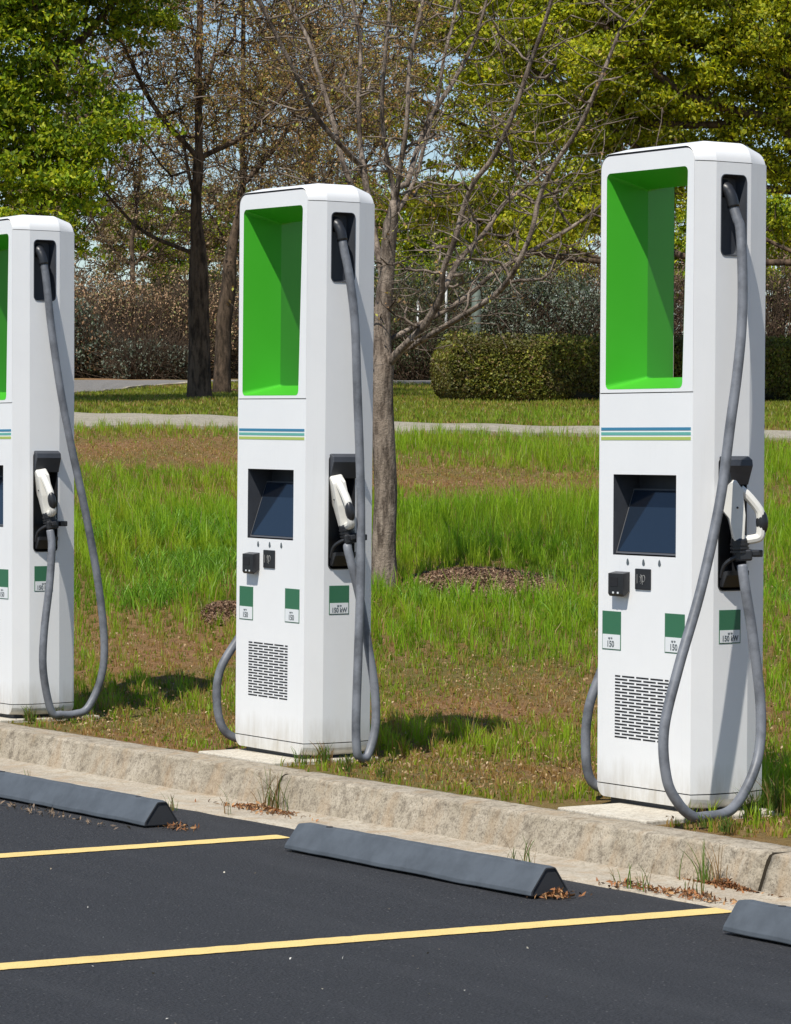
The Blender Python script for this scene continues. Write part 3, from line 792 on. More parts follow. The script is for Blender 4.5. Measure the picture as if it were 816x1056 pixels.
tag(grass_field('grass', 12.0, 37.5, 3600, 14, 1.15, hf, lambda L, g, n: g.uniform(.0028, .0055, n)*(1+.25*L)), 'rough green and straw coloured grass on the bank behind the charging stations', 'grass', kind='stuff')
tag(grass_field('mown_grass', 35.0, 66, 750, 36, 1.0, lambda L, c, g, n: g.uniform(.04, .09, n), lambda L, g, n: g.uniform(.010, .018, n), mown=True, seed=5, kerbside=False),
    'short mown grass between the concrete path and the far road', 'grass', kind='stuff')

def strip(name, A, B, lift, m, thick=.0):
    bm = bmesh.new(); Af = spline(A, 12); Bf = spline(B, 12); rows = []
    for a, b in zip(Af, Bf):
        row = []
        for k in range(9):
            p = a+(b-a)*k/8; row.append((p[0], p[1], float(terrain(p[0], p[1]))+lift))
        if thick: row = [(row[0][0], row[0][1], row[0][2]-thick)]+row+[(row[-1][0], row[-1][1], row[-1][2]-thick)]
        rows.append(row)
    bm_loft(bm, rows, closed=False); return tag(obj(name, bm, m), kind='structure')
strip('path', PATH_N, PATH_F, .03, M['path'], .12)
strip('road', ROAD_N, ROAD_F, .02, M['road'])
# kerb edging of the far road
def offs(P, d): return [np.array([p[0]+_d[0]*d, p[1]+_d[1]*d, 0]) for p in P]
strip('road_kerb', offs(ROAD_N, -.35), offs(ROAD_N, .0), .05, M['pan'], .1)

def scatter_cards(name, P, size, cols, m, flatness=.25, parent=None, seed=1, aspect=.45, updir=None, lift=0):
    """many small leaf-shaped quads folded along the midrib"""
    g = np.random.default_rng(seed); n = len(P)
    t = g.normal(size=(n, 3)); t[:, 2] *= flatness*1.6; t /= np.linalg.norm(t, axis=1)[:, None]
    nn = g.normal(size=(n, 3))*flatness*1.3; nn[:, 2] += 1
    sd = np.cross(t, nn); sd /= np.linalg.norm(sd, axis=1)[:, None]; up = np.cross(sd, t)
    L = size*g.uniform(.65, 1.3, (n, 1)); Wd = L*aspect
    P = P+np.array([0, 0, lift])
    V = np.stack([P-t*L*.5, P+sd*Wd*.5+up*L*.08, P+t*L*.5-up*L*.06, P-sd*Wd*.5+up*L*.08], 1)
    i = np.arange(n)[:, None]*4
    f = np.concatenate([np.concatenate([i, i+1, i+2], 1), np.concatenate([i, i+2, i+3], 1)])
    C = np.repeat(cols[:, None, :], 4, 1)
    return npmesh(name, V.reshape(-1, 3), [f], m, parent, col=C.reshape(-1, 3))
def pick(g, n, cols, wts=None, jit=.2):
    c = np.array(cols)[g.choice(len(cols), n, p=wts)]
    return c*g.uniform(1-jit, 1+jit, (n, 1))
# mulch rings
for k, (c, ra, rb, lab) in enumerate(((MUL[0], .78, .56, 'brown bark mulch patch in the grass right of the bare grey tree'), (MUL[1], .36, .18, 'small brown mulch patch in the grass left of the middle charging station'), (MUL[2], 1.2, .55, 'mulch heaped round the foot of the thinner far trunk'))):
    g = np.random.default_rng(40+k); n = (15000, 3000, 6000)[k]; rr_ = np.sqrt(g.random(n)); th = g.uniform(0, 2*math.pi, n)
    s = rr_*np.cos(th)*ra; l = rr_*np.sin(th)*rb; x = c[0]-.831*s+.556*l; y = c[1]+.556*s+.831*l
    hgt = .05*(1-rr_**2)*(.6+.8*fbm(x, y, 4, 3))
    P = np.stack([x, y, terrain(x, y)+hgt*g.uniform(.6, 1, n)], 1)
    tag(scatter_cards('mulch', P, .036, pick(g, n, [(.20, .115, .068), (.12, .07, .042), (.32, .20, .125), (.42, .30, .19)], [.4, .22, .26, .12]), M['litter'], .5, seed=50+k, aspect=.4), lab, 'mulch', kind='stuff')
# straw, dead leaves in the worn grass
g = np.random.default_rng(11); n = 42000; s = g.uniform(12.2, 35, n); u = g.uniform(-150, 960, n); l = (u-408)/F*s
x = -s*math.sin(YAW)+l*math.cos(YAW); y = s*math.cos(YAW)+l*math.sin(YAW)
k = (y > 7.67) & (g.random(n) < np.clip(1.25-1.7*lush(x, y), 0.03, 1)) 
for cx, cy, _, _ in CH: k &= ~((x > cx-.72) & (x < cx+.14) & (y < cy+.5))
x, y = x[k], y[k]
P = np.stack([x, y, terrain(x, y)+.012+g.random(len(x))*.02], 1)
tag(scatter_cards('dead_leaves', P, .017, pick(g, len(x), [(.36, .25, .13), (.27, .16, .08), (.46, .35, .21), (.14, .08, .045)], [.35, .32, .08, .25]), M['litter'], .5, seed=12, aspect=.5), 'dry leaf bits and straw lying in the thin grass', 'leaf litter', kind='stuff')

# grit on the asphalt
g = np.random.default_rng(13); n = 130; x = g.uniform(-15, -6, n); y = g.uniform(3.5, 7.05, n)
P = np.stack([x, y, np.full(n, AZ+.006)], 1)
tag(scatter_cards('grit', P, .0095, pick(g, n, [(.5, .46, .38), (.25, .2, .14), (.62, .6, .55)]), M['litter'], .4, seed=14, aspect=.7), 'scattered pale grit and leaf crumbs on the asphalt', 'grit', kind='stuff')
def litter_pile(u, v, n, rx, ry, lab, seed, z=AZ+.006, cols=None):
    rr_ = ray(u, v); t = (z-CZ)/rr_[2]; c = C0+rr_*t; g = np.random.default_rng(seed)
    q = g.normal(size=(n, 2)); x = c[0]+q[:, 0]*rx; y = np.minimum(c[1]+q[:, 1]*ry, 7.425)
    r2_ = (q**2).sum(1); P = np.stack([x, y, z+.004+.03*np.exp(-r2_)*g.random(n)], 1)
    tag(scatter_cards('leaf_litter', P, .026, pick(g, n, cols or [(.34, .15, .06), (.24, .10, .04), (.42, .24, .11), (.12, .07, .04)]), M['litter'], .7, seed=seed, aspect=.35), lab, 'leaf litter', kind='stuff')
litter_pile(768, 914, 420, .09, .045, 'rusty leaf litter against the kerb joint near the right edge', 61)
litter_pile(712, 925, 170, .13, .03, 'rusty leaf litter at the gutter edge by the end of the lower yellow line', 62)
litter_pile(655, 916, 90, .09, .03, 'thin leaf litter at the gutter edge below the nearest charging station', 67)
litter_pile(270, 836, 260, .14, .03, 'rusty leaf litter along the gutter below the kerb joint at the middle charging station', 63)
litter_pile(574, 925, 110, .022, .04, 'leaf litter stuck under the end of the whole wheel stop', 64)
litter_pile(184, 854, 60, .04, .03, 'leaf crumbs at the end of the left wheel stop', 65)
litter_pile(40, 838, 90, .35, .02, 'leaf crumbs along the foot of the left wheel stop', 66, cols=[(.16, .12, .09), (.25, .18, .12)])

# weeds in the joints
def weed(u, v, n, h, lab, seed, z=AZ+.006, spread=.03, dry=.3, lean=.3):
    rr_ = ray(u, v); t = (z-CZ)/rr_[2]; c = C0+rr_*t; c[1] = min(c[1], 7.43) if z < 0 else c[1]; g = np.random.default_rng(seed)
    bm = bmesh.new(); cols = []
    V = []; Q = []; T = []; CC = []
    for i in range(n):
        b = c+np.array([*(g.normal(size=2)*spread*np.array([1, .4])), 0]); H = h*g.uniform(.4, 1.05); a = g.uniform(0, 6.28); la = g.uniform(0, 6.28); le = H*g.uniform(.1, lean+.35)
        if z < 0: b[1] = min(b[1], 7.428)
        w_ = g.uniform(.003, .006); wx = np.array([math.cos(a), math.sin(a), 0])*w_/2; ld = np.array([math.cos(la), min(math.sin(la), .1), 0])*le
        k0 = len(V); m_ = 5
        for j in range(m_): 
            t_ = j/m_; p = b+ld*t_*t_+np.array([0, 0, H*(t_-.12*t_*t_)]); V += [p-wx*(1-t_*.6), p+wx*(1-t_*.6)]
        V.append(b+ld+np.array([0, 0, H*.88])); 
        for j in range(m_-1): Q.append((k0+2*j, k0+2*j+1, k0+2*j+3, k0+2*j+2))
        T.append((k0+2*m_-2, k0+2*m_-1, k0+2*m_))
        col = np.array([.26, .16, .07]) if g.random() < dry else np.array([.11, .19, .03])*g.uniform(.7, 1.3)
        CC += [col]*(2*m_+1)
    tag(npmesh('weed', np.array(V), [np.array(Q), np.array(T)], M['blade'], col=np.array(CC)), lab, 'weed', 'weeds in the kerb and gutter joints')
weed(283, 836, 44, .22, 'dense weed tuft growing from the kerb joint at the middle charging station', 71, dry=.45, spread=.05, lean=.6)
weed(236, 840, 7, .17, 'tall bent weed at the gutter edge, right of the left wheel stop', 72, dry=.2, lean=.6)
weed(27, 808, 9, .08, 'small weed behind the left wheel stop, near the left edge', 73)
weed(176, 836, 8, .09, 'small weed just above the end of the left wheel stop', 74)
weed(545, 896, 12, .15, 'tall thin weed behind the right end of the whole wheel stop', 75, dry=.5)
weed(528, 893, 7, .08, 'short weed behind the whole wheel stop, left of a taller one', 76)
weed(660, 918, 12, .12, 'weed at the gutter edge below the nearest charging station', 77, dry=.4)
weed(636, 912, 5, .09, 'thin pale weed standing alone right of the whole wheel stop', 78)
weed(717, 922, 16, .11, 'weed in the litter by the end of the lower yellow line', 79)
weed(769, 908, 20, .22, 'tallest weed, growing from the kerb joint near the right edge', 80, dry=.35, spread=.03)
weed(783, 910, 9, .18, 'dry brown weed stalks at the kerb joint beside the tallest weed', 81, dry=.9)
def tall_patch(spots, n, h, lab, seed):
    g = np.random.default_rng(seed); V = []; Q = []; T = []; CC = []
    for (u, v, r) in spots:
        c = ground_at(u, v)
        for i in range(n):
            a_ = g.uniform(0, 6.28); rr_ = r*g.random()**.6; x, y = c[0]+math.cos(a_)*rr_, c[1]+math.sin(a_)*rr_
            k_ = g.integers(9); x += .10*math.sin(k_*2.4)*r; y += .10*math.cos(k_*1.7)*r
            b_ = np.array([x, y, float(terrain(x, y))-.01]); H = h*g.uniform(.45, 1.15); a = g.uniform(0, 6.28); la = g.uniform(0, 6.28); le = H*g.uniform(.1, .75)
            w_ = g.uniform(.005, .010); wx = np.array([math.cos(a), math.sin(a), 0])*w_/2; ld = np.array([math.cos(la), math.sin(la), 0])*le
            k0 = len(V); m_ = 4
            for j in range(m_):
                t_ = j/m_; p = b_+ld*t_*t_+np.array([0, 0, H*(t_-.22*t_*t_)]); V += [p-wx*(1-t_*.55), p+wx*(1-t_*.55)]
            V.append(b_+ld+np.array([0, 0, H*.78]))
            for j in range(m_-1): Q.append((k0+2*j, k0+2*j+1, k0+2*j+3, k0+2*j+2))
            T.append((k0+2*m_-2, k0+2*m_-1, k0+2*m_))
            CC += [np.array([.17, .33, .03])*g.uniform(.55, 1.5)]*(2*m_+1)
    tag(npmesh('tall_grass', np.array(V), [np.array(Q), np.array(T)], M['blade'], col=np.array(CC)), lab, 'grass', kind='stuff')
tall_patch([(200, 600, .42), (222, 585, .35), (180, 588, .38), (205, 562, .40), (160, 620, .25), (128, 560, .3), (232, 560, .3), (185, 545, .3)], 330, .22, 'lush taller broad bladed grass between the left and middle charging stations', 150)
tall_patch([(440, 622, .3), (590, 600, .35), (805, 620, .4), (560, 568, .45), (480, 568, .4), (600, 640, .3)], 170, .17, 'taller grass clumps around the mulch by the bare grey tree', 151)
# longer tufts at the foot of the chargers
for j, (u, v, n, h, lab) in enumerate([(358, 796, 40, .09, 'low grass tuft under the hanging cables of the middle charging station'), (395, 802, 30, .08, 'low grass tuft at the kerb right of the middle charging station'), (750, 858, 40, .07, 'low grass tuft at the kerb beside the cable loop of the nearest charging station'), (725, 853, 20, .06, 'smallest grass tuft, by the lowest point of the nearest cable loop'), (335, 788, 40, .12, 'grass tuft growing against the right foot of the middle charging station'), (310, 788, 16, .09, 'small grass tuft at the front corner of the middle charging station'),
        (776, 845, 34, .15, 'grass tuft at the right foot of the nearest charging station'), (800, 838, 40, .18, 'tall grass tuft at the right edge beside the nearest charging station'), (30, 744, 44, .10, 'grass tuft along the foot of the left charging station'), (60, 742, 30, .09, 'grass tuft under the cable of the left charging station')]):
    weed(u, v, n*2, h, lab, 90+j, z=.0, spread=.024, dry=.3)
for o in [o for o in COL.objects if o.name.startswith('weed') and 'tuft' in o['label'] and 'joint' not in o['label']]:
    o.name = 'grass_tuft'; o['category'] = 'grass tuft'; o['group'] = 'grass tufts at the feet of the charging stations'

# ------------------------------------------------------------------ trees
def tubes(name, paths, m, parent):
    """paths: list of (pts Nx3, radii N)"""
    V = []; Fq = []; k0 = 0
    for pts, rad in paths:
        pts = np.asarray(pts, float); N = len(pts)
        if N < 2: continue
        rmax = max(rad); n = 14 if rmax > .05 else 8 if rmax > .02 else 5 if rmax > .008 else 3
        t = np.gradient(pts, axis=0); t /= np.linalg.norm(t, axis=1)[:, None]+1e-9
        ref = np.array([1., .2, 0]) if abs(t[0][2]) > .7 else np.array([0, 0, 1.])
        x = np.cross(t, ref); x /= np.linalg.norm(x, axis=1)[:, None]+1e-9; y = np.cross(t, x)
        a = np.arange(n)*2*math.pi/n
        ring = pts[:, None, :]+(x[:, None, :]*np.cos(a)[None, :, None]+y[:, None, :]*np.sin(a)[None, :, None])*np.asarray(rad)[:, None, None]
        V.append(ring.reshape(-1, 3))
        i = (np.arange(N-1)[:, None]*n+np.arange(n)[None, :]); j = (np.arange(N-1)[:, None]*n+(np.arange(n)+1)[None, :] % n)
        Fq.append(np.stack([i, j, j+n, i+n], -1).reshape(-1, 4)+k0); k0 += N*n
    return npmesh(name, np.concatenate(V), [np.concatenate(Fq)], m, parent, smooth=True)
def grow(g, skel, targets, tip_r, seg=.35, upbias=.35, wig=.06, expo=2.3, maxlen=3.5):
    """skel: list of polylines (pts, parent_index_node or -1). Attach every target to the nearest node; pipe-model radii."""
    P = []; par = []
    for pts, attach in skel:
        prev = attach
        if attach == 'near' and P:
            d = np.linalg.norm(np.array(P)-np.array(pts[0]), axis=1); prev = int(d.argmin())
        elif attach == 'near': prev = -1
        for p in pts:
            P.append(np.array(p, float)); par.append(prev); prev = len(P)-1
    nsk = len(P); cap = nsk+len(targets)*12
    A = np.zeros((cap, 3)); A[:nsk] = P; cnt = nsk; par = par+[0]*(cap-nsk); ends = []
    root = A[0]
    order = np.argsort(np.linalg.norm(targets-A[:nsk].mean(0), axis=1))
    dsk = np.array([np.min(np.linalg.norm(A[:nsk]-t, axis=1)) for t in targets]); order = np.argsort(dsk)
    for ti in order:
        t = targets[ti]
        dv = t-A[:cnt]; d = np.linalg.norm(dv, axis=1)
        cost = d*(1+.9*np.clip(-dv[:, 2]/(d+1e-6)+.0, 0, 1))    # prefer growing upwards
        k = int(cost.argmin()); L = d[k]
        if L < 1e-3 or L > maxlen: continue
        n = max(2, min(10, int(L/seg)+1)); p0 = A[k].copy(); prev = k
        bend = g.normal(size=3)*L*wig; bend[2] += -upbias*L*.25
        for q in range(1, n+1):
            f = q/n; p = p0+(t-p0)*f+bend*math.sin(math.pi*f)+(g.normal(size=3)*L*wig*.25 if q < n else 0)
            A[cnt] = p; par[cnt] = prev; prev = cnt; cnt += 1
        ends.append(prev)
    A = A[:cnt]; par = np.array(par[:cnt])
    w = np.zeros(cnt); haschild = np.zeros(cnt, bool); haschild[par[par >= 0]] = True
    w[~haschild] = 1
    for i in range(cnt-1, -1, -1):
        if par[i] >= 0: w[par[i]] += w[i]
    rad = tip_r*w**(1/expo)
    # split into chains
    kids = [[] for _ in range(cnt)]
    for i in range(cnt):
        if par[i] >= 0: kids[par[i]].append(i)
    paths = []; stack = [(i, None) for i in range(cnt) if par[i] < 0]
    while stack:
        i, p = stack.pop(); ch = [] if p is None else [p]
        while True:
            ch.append(i)
            if not kids[i]: break
            ks = sorted(kids[i], key=lambda a: -w[a])
            for o in ks[1:]: stack.append((o, i))
            i = ks[0]
        r = rad[ch].copy()
        if p is not None: r[0] = min(rad[ch[0]]*1.15, rad[ch[1]]*1.25 if len(ch) > 1 else 1)
        paths.append((A[ch], r))
    return A, rad, paths, ends
def dens(pts, n=5): return [p for p in spline(pts, n)]
def ell(g, c, r, n, shell=.0):
    q = g.normal(size=(n, 3)); q /= np.linalg.norm(q, axis=1)[:, None]; rr_ = (shell+(1-shell)*g.random((n, 1)))**(1/3 if shell == 0 else 1)
    return np.array(c)+q*rr_*np.array(r)
def frame(c, v):
    """offsets given as (across, up, depth) turned into world"""
    return np.array(c)+v[:, 0:1]*_r+v[:, 1:2]*np.array([0, 0, 1.])+v[:, 2:3]*np.array([-math.sin(YAW), math.cos(YAW), 0])
def fixrad(paths, base, rmin, flare=True, hgt=.5):
    """scale so the trunk base has radius base; flare the foot"""
    k = base/paths[0][1][min(3, len(paths[0][1])-1)]
    out = []
    for i, (p, r) in enumerate(paths):
        r = np.where(r*k > rmin*2, r*k, np.maximum(r*k, rmin))
        if i == 0 and flare:
            z = p[:, 2]-p[0][2]; r = r*(1+.45*np.exp(-z/(hgt*.35)))
        out.append((p, r))
    return out

# --- T0: the bare grey tree behind the middle station
def P3(u, v, s): return at(u, v, s)
def main_tree():
    g = np.random.default_rng(100); b = ground_at(397, 604); s0 = sdist(b[0], b[1])
    root = empty('bare_tree', tuple(b)); s = s0
    def L(*a): return [at(u, v, s+ds) for u, v, ds in a]
    trunk = dens([b-np.array([0, 0, .08])]+L((396, 560, 0), (398, 510, 0), (396, 460, 0), (394, 415, 0), (394, 390, 0)), 4)
    sk = [(trunk, -1),
        (dens(L((395, 378, 0), (394, 330, .05), (399, 285, .05), (402, 240, 0), (409, 200, -.1), (414, 165, -.2), (420, 120, -.25), (422, 70, -.2), (430, 30, -.2), (440, -20, -.1), (446, -90, .1)), 4), 'near'),
        (dens(L((399, 378, 0), (412, 362, -.1), (424, 350, -.2), (440, 332, -.3), (455, 305, -.4), (457, 280, -.5), (470, 245, -.6), (478, 215, -.6), (489, 188, -.7), (510, 160, -.8), (530, 115, -.9), (548, 62, -.9), (566, 10, -1), (580, -50, -1.1)), 4), 'near'),
        (dens(L((402, 350, .1), (425, 338, .2), (455, 323, .3), (485, 303, .4), (505, 285, .4), (525, 272, .5), (560, 252, .5), (590, 234, .6), (616, 215, .6), (640, 190, .7)), 4), 'near'),
        (dens(L((424, 358, 0), (445, 345, -.3), (470, 330, -.6), (495, 315, -.9), (515, 300, -1.0), (530, 280, -1.2), (548, 240, -1.3), (556, 205, -1.3), (572, 170, -1.4), (598, 130, -1.5), (620, 80, -1.6), (640, 30, -1.6)), 4), 'near'),
        (dens(L((398, 300, .1), (388, 250, .3), (379, 200, .4), (372, 150, .5), (370, 100, .5), (372, 50, .6), (364, 0, .6), (360, -60, .6)), 4), 'near'),
        (dens(L((408, 205, 0), (399, 160, -.1), (394, 110, -.2), (398, 50, -.3), (402, 10, -.3), (408, -60, -.3)), 4), 'near'),
        (dens(L((390, 262, .3), (374, 215, .7), (356, 175, .9), (345, 130, 1.0), (330, 80, 1.2), (318, 40, 1.3), (296, 0, 1.4), (284, -50, 1.5)), 4), 'near'),
        (dens(L((376, 175, .5), (352, 150, .2), (325, 118, 0), (302, 70, -.2), (282, 30, -.3), (262, -10, -.4)), 4), 'near'),
        (dens(L((404, 230, .1), (428, 185, .4), (440, 140, .6), (452, 100, .8), (458, 60, .9), (470, 10, 1), (478, -50, 1)), 4), 'near'),
        (dens(L((420, 190, .0), (432, 150, .2), (446, 118, .3), (470, 80, .5), (490, 40, .6), (505, -10, .6)), 4), 'near'),
        (dens(L((457, 300, -.4), (474, 268, -.2), (500, 240, 0), (520, 210, .1), (546, 190, .2), (575, 165, .2)), 4), 'near'),
    ]
    n = 900
    T = []
    allp = np.concatenate([np.array(x[0]) for x in sk[1:]])
    for i in range(n):
        p = allp[g.integers(len(allp))]; q = p+g.normal(size=3)*np.array([.28, .28, .22])+np.array([0, 0, .28])+(_r*g.normal()*.22)
        if q[2] > b[2]+1.55: T.append(q)
    A, rad, paths, ends = grow(g, sk, np.array(T), .0016, seg=.10, upbias=.2, wig=.07, expo=2.15, maxlen=1.1)
    paths = fixrad(paths, .076, .0016)
    paths = [(paths[0][0], np.where(paths[0][1] > .04, np.maximum(paths[0][1], .050), paths[0][1]))]+[(p, np.where(r > .012, .012+(r-.012)*.52, r)) for p, r in paths[1:]]
    # second pass: fine twigs
    tw = []
    for (p, r) in paths:
        for k in range(1, len(p)):
            if r[k] < .02 and g.random() < .62:
                d = p[k]-p[k-1]; d /= np.linalg.norm(d)+1e-9; v = d+g.normal(size=3)*.55; v[2] += .25; v /= np.linalg.norm(v)
                Lh = g.uniform(.07, .42); tw.append((np.array([p[k], p[k]+v*Lh*.5, p[k]+v*Lh+g.normal(size=3)*.015]), np.array([.0016, .0013, .0009])))
    tubes('trunk', paths+tw, M['bark'], root)
    E = np.array([t[0][-1] for t in tw]); E = E[g.random(len(E)) < .5]
    E = np.concatenate([E+g.normal(size=E.shape)*.012 for _ in range(2)])
    scatter_cards('buds', E, .026, pick(g, len(E), [(.42, .27, .13), (.46, .46, .08), (.30, .18, .09)]), M['bud'], .9, root, 101, .6)
    to_local(root)
    tag(root, 'bare grey tree with a forked trunk rising right behind the middle charging station', 'tree')
def to_local(root):
    """the meshes were made in world space: move them into the frame of their thing"""
    T = Matrix.Translation(-Vector(root.location))
    for c in root_children(root): c.data.transform(T)
KIDS = {}
def root_children(r): return [o for o in COL.objects if o.parent == r]
main_tree()

def tree(u, s, name, label, crown, ntgt, trunk_r, barkm, leafcols, leaf_n, leaf_size, seed, lean=(0, 0), kind='leafy', leafm='leaf', height=None, wts=None, group=None, spray=.38, tip=.003, forks=0, trunk_to=None, maxlen=4, flat=.75, thick=.34):
    """crown: list of (across, up, depth, ra, ru, rd) blobs relative to the foot"""
    g = np.random.default_rng(seed); b = gpoint(u, s); root = empty(name, tuple(b))
    cr = np.array(crown, float); top = trunk_to or max(c[1]+c[4]*.5 for c in crown)
    cc = cr[:, :3].mean(0)
    tp = []
    for k in range(9):
        f = k/8; tp.append((lean[0]*f*top+cc[0]*f*f*.6+g.normal()*.05*f*top*.2, f*top, lean[1]*f*top+cc[2]*f*f*.6+g.normal()*.04*f*top*.2))
    trunk = frame(b, np.array(tp)); trunk[0][2] -= .15
    sk = [(dens(list(trunk), 5), -1)]
    for c in crown:                       # main limbs out to each blob
        st = np.array([tp[0][0], 0, 0]); f = np.clip((c[1]-c[4]*.9)/top, .22, .8)
        k = int(f*8); p0 = np.array(tp[k]); p3 = np.array([c[0], c[1]+c[4]*.2, c[2]]); mid = p0*.45+p3*.55+np.array([0, -.12*np.linalg.norm(p3-p0), 0])
        sk.append((dens(list(frame(b, np.array([p0+(mid-p0)*.08, mid, p3]))), 5), 'near'))
    vol = cr[:, 3]*cr[:, 4]*cr[:, 5]; share = vol/vol.sum(); T = []
    for c, sh in zip(crown, share):
        T.append(frame(b, ell(g, c[:3], c[3:], max(4, int(ntgt*sh)), .35)))
    T = np.concatenate(T)
    A, rad, paths, ends = grow(g, sk, T, tip, seg=.3, upbias=.2, wig=.09, expo=2.2, maxlen=maxlen)
    paths = fixrad(paths, trunk_r, tip, True, 1.2)
    E = A[ends]
    if kind == 'bare':
        tw = []
        for (p, r) in paths:
            for k in range(1, len(p)):
                if r[k] < .035:
                    for _ in range(2):
                        d = p[k]-p[k-1]; d /= np.linalg.norm(d)+1e-9; v = d+g.normal(size=3)*.6; v[2] += .2; v /= np.linalg.norm(v)
                        Lh = g.uniform(.25, .8); q = p[k]+v*Lh+g.normal(size=3)*.05
                        tw.append((np.array([p[k], p[k]+v*Lh*.5+g.normal(size=3)*.03, q]), np.array([tip, tip*.8, tip*.55])))
                        if g.random() < .6:
                            v2 = v+g.normal(size=3)*.6; v2 /= np.linalg.norm(v2); m_ = p[k]+v*Lh*.5
                            tw.append((np.array([m_, m_+v2*Lh*.5]), np.array([tip*.8, tip*.5])))
        paths = [(p, r*(1-.45*np.clip((p[:, 2]-b[2]-1.7)/.9, 0, 1))) for p, r in paths]
        paths = paths+tw; E2 = np.array([t[0][-1] for t in tw])
    tubes('trunk', paths, barkm, root)
    if leaf_n:
        if kind == 'bare':
            idx = g.integers(len(E2), size=leaf_n); P = E2[idx]+g.normal(size=(leaf_n, 3))*.05
            cl = g.random(len(E2))[idx]
        else:
            idx = g.integers(len(E), size=leaf_n); o = g.normal(size=(leaf_n, 3)); o /= np.linalg.norm(o, axis=1)[:, None]; o *= (g.random((leaf_n, 1))**.5)
            sz = (spray*g.uniform(.6, 1.4, len(E)))[idx][:, None]
            P = E[idx]+o*sz*np.array([1, 1, thick])
            P[:, 2] -= (o[:, 0]**2+o[:, 1]**2)*sz[:, 0]*.22
            cl = g.random(len(E))[idx]
        C = pick(g, leaf_n, leafcols, wts, .25)*(.72+.56*cl[:, None])
        scatter_cards('crown', P, leaf_size, C, M[leafm], flat if kind != 'bare' else .9, root, seed+1, .55)
    to_local(root)
    tag(root, label, 'tree', group)
    return root
YG = [(.33, .39, .018), (.48, .49, .028), (.12, .16, .012), (.60, .55, .06)]
DG = [(.20, .31, .015), (.36, .43, .022), (.09, .15, .012), (.52, .54, .04)]
BR = [(.52, .29, .13), (.42, .27, .09), (.60, .38, .19), (.30, .18, .08)]
GY = [(.40, .37, .10), (.46, .38, .13), (.28, .27, .08)]
# leafy tree, upper left
tree(-75, 43, 'leafy_tree', 'dense green tree filling the upper left corner above the left charging station',
     [(.6, 4.3, 0, 1.6, 1.3, 1.6), (1.9, 3.6, .3, 1.0, .7, 1.2), (1.0, 5.8, .4, 1.8, 1.3, 1.7), (2.6, 5.5, 1.0, .9, .9, 1.0), (-.8, 5.0, .5, 1.5, 1.6, 1.5), (1.7, 2.6, -.2, .75, .75, .9), (1.2, 3.3, -.3, .8, .8, .9), (.5, 2.4, 0, .9, .7, .9), (1.6, 7.0, 0, 1.9, 1.1, 1.5), (2.0, 3.6, -.2, .7, .6, .8), (.2, 3.4, .3, 1.1, .6, 1.0)],
     820, .17, M['bark_dark'], DG, 105000, .080, 201, wts=[.35, .3, .2, .15], spray=.34)
# leafy trees, upper right
tree(845, 44, 'leafy_tree', 'spreading yellow green tree filling the upper right corner behind the nearest charging station',
     [(-.5, 4.9, 0, 1.5, 1.3, 1.5), (-2.0, 4.6, .4, 1.3, 1.0, 1.3), (-3.2, 3.9, .6, 1.0, .7, 1.1), (-2.0, 6.2, .2, 1.6, 1.2, 1.4), (-3.9, 5.7, .6, 1.3, 1.0, 1.2), (.6, 5.6, .3, 1.4, 1.5, 1.4), (-.4, 3.5, .3, 1.0, .8, 1.0), (-3.3, 2.7, .6, .95, .75, .9), (-3.0, 4.9, -.2, .9, .8, .8), (-1.9, 3.3, .4, 1.0, .7, .9), (-.3, 7.0, .3, 1.6, 1.0, 1.4), (-4.3, 4.7, .9, .8, .6, .9)],
     1200, .18, M['bark_dark'], YG, 140000, .074, 211, wts=[.4, .3, .2, .1], spray=.36)
tree(655, 57, 'leafy_tree', 'paler green tree behind the bare tree, its trunk hidden by the nearest charging station',
     [(-1.6, 5.6, 0, 1.7, 1.4, 1.5), (-3.2, 6.6, .3, 1.5, 1.2, 1.4), (-.2, 6.8, .3, 1.8, 1.4, 1.4), (-2.4, 4.3, 0, 1.3, .9, 1.2), (-4.2, 5.1, .4, 1.1, .9, 1.1), (-1.8, 8.0, .2, 2.0, 1.1, 1.4), (.6, 4.6, .2, 1.2, 1.2, 1.2), (-3.5, 3.3, 0, 1.1, .7, 1.0), (-4.0, 7.6, 0, 1.3, 1.1, 1.2), (-2.0, 3.0, .2, 1.2, .7, 1.0)],
     1100, .16, M['bark_mid'], YG, 105000, .082, 221, wts=[.3, .35, .15, .2], spray=.36)
# bare trees at mid distance
tree(205, 46, 'dark_trunk_tree', 'thick dark trunk with brown budding twigs on the far lawn',
     [(-.3, 4.0, 0, 1.6, 1.0, 1.4), (.3, 5.3, .2, 1.9, 1.2, 1.5), (-1.2, 5.0, -.2, 1.4, 1.2, 1.3), (1.3, 4.3, .2, 1.3, 1.0, 1.3), (0, 6.8, 0, 2.2, 1.2, 1.6), (-1.5, 3.0, .1, 1.0, .5, .8)],
     330, .145, M['bark_dark'], BR+GY, 21000, .048, 231, kind='bare', tip=.006, maxlen=3, trunk_to=5.4)
tree(228, 50, 'slim_trunk_tree', 'slimmer budding tree standing in mulch just right of the thick dark trunk',
     [(.4, 3.8, 0, 1.5, 1.0, 1.2), (1.5, 5.0, .2, 1.6, 1.2, 1.3), (.3, 6.2, .1, 1.6, 1.2, 1.3), (1.6, 3.2, .1, .9, .6, .9)],
     240, .115, M['bark_mid'], BR+GY, 17000, .045, 241, kind='bare', tip=.006, maxlen=3, trunk_to=4.2)
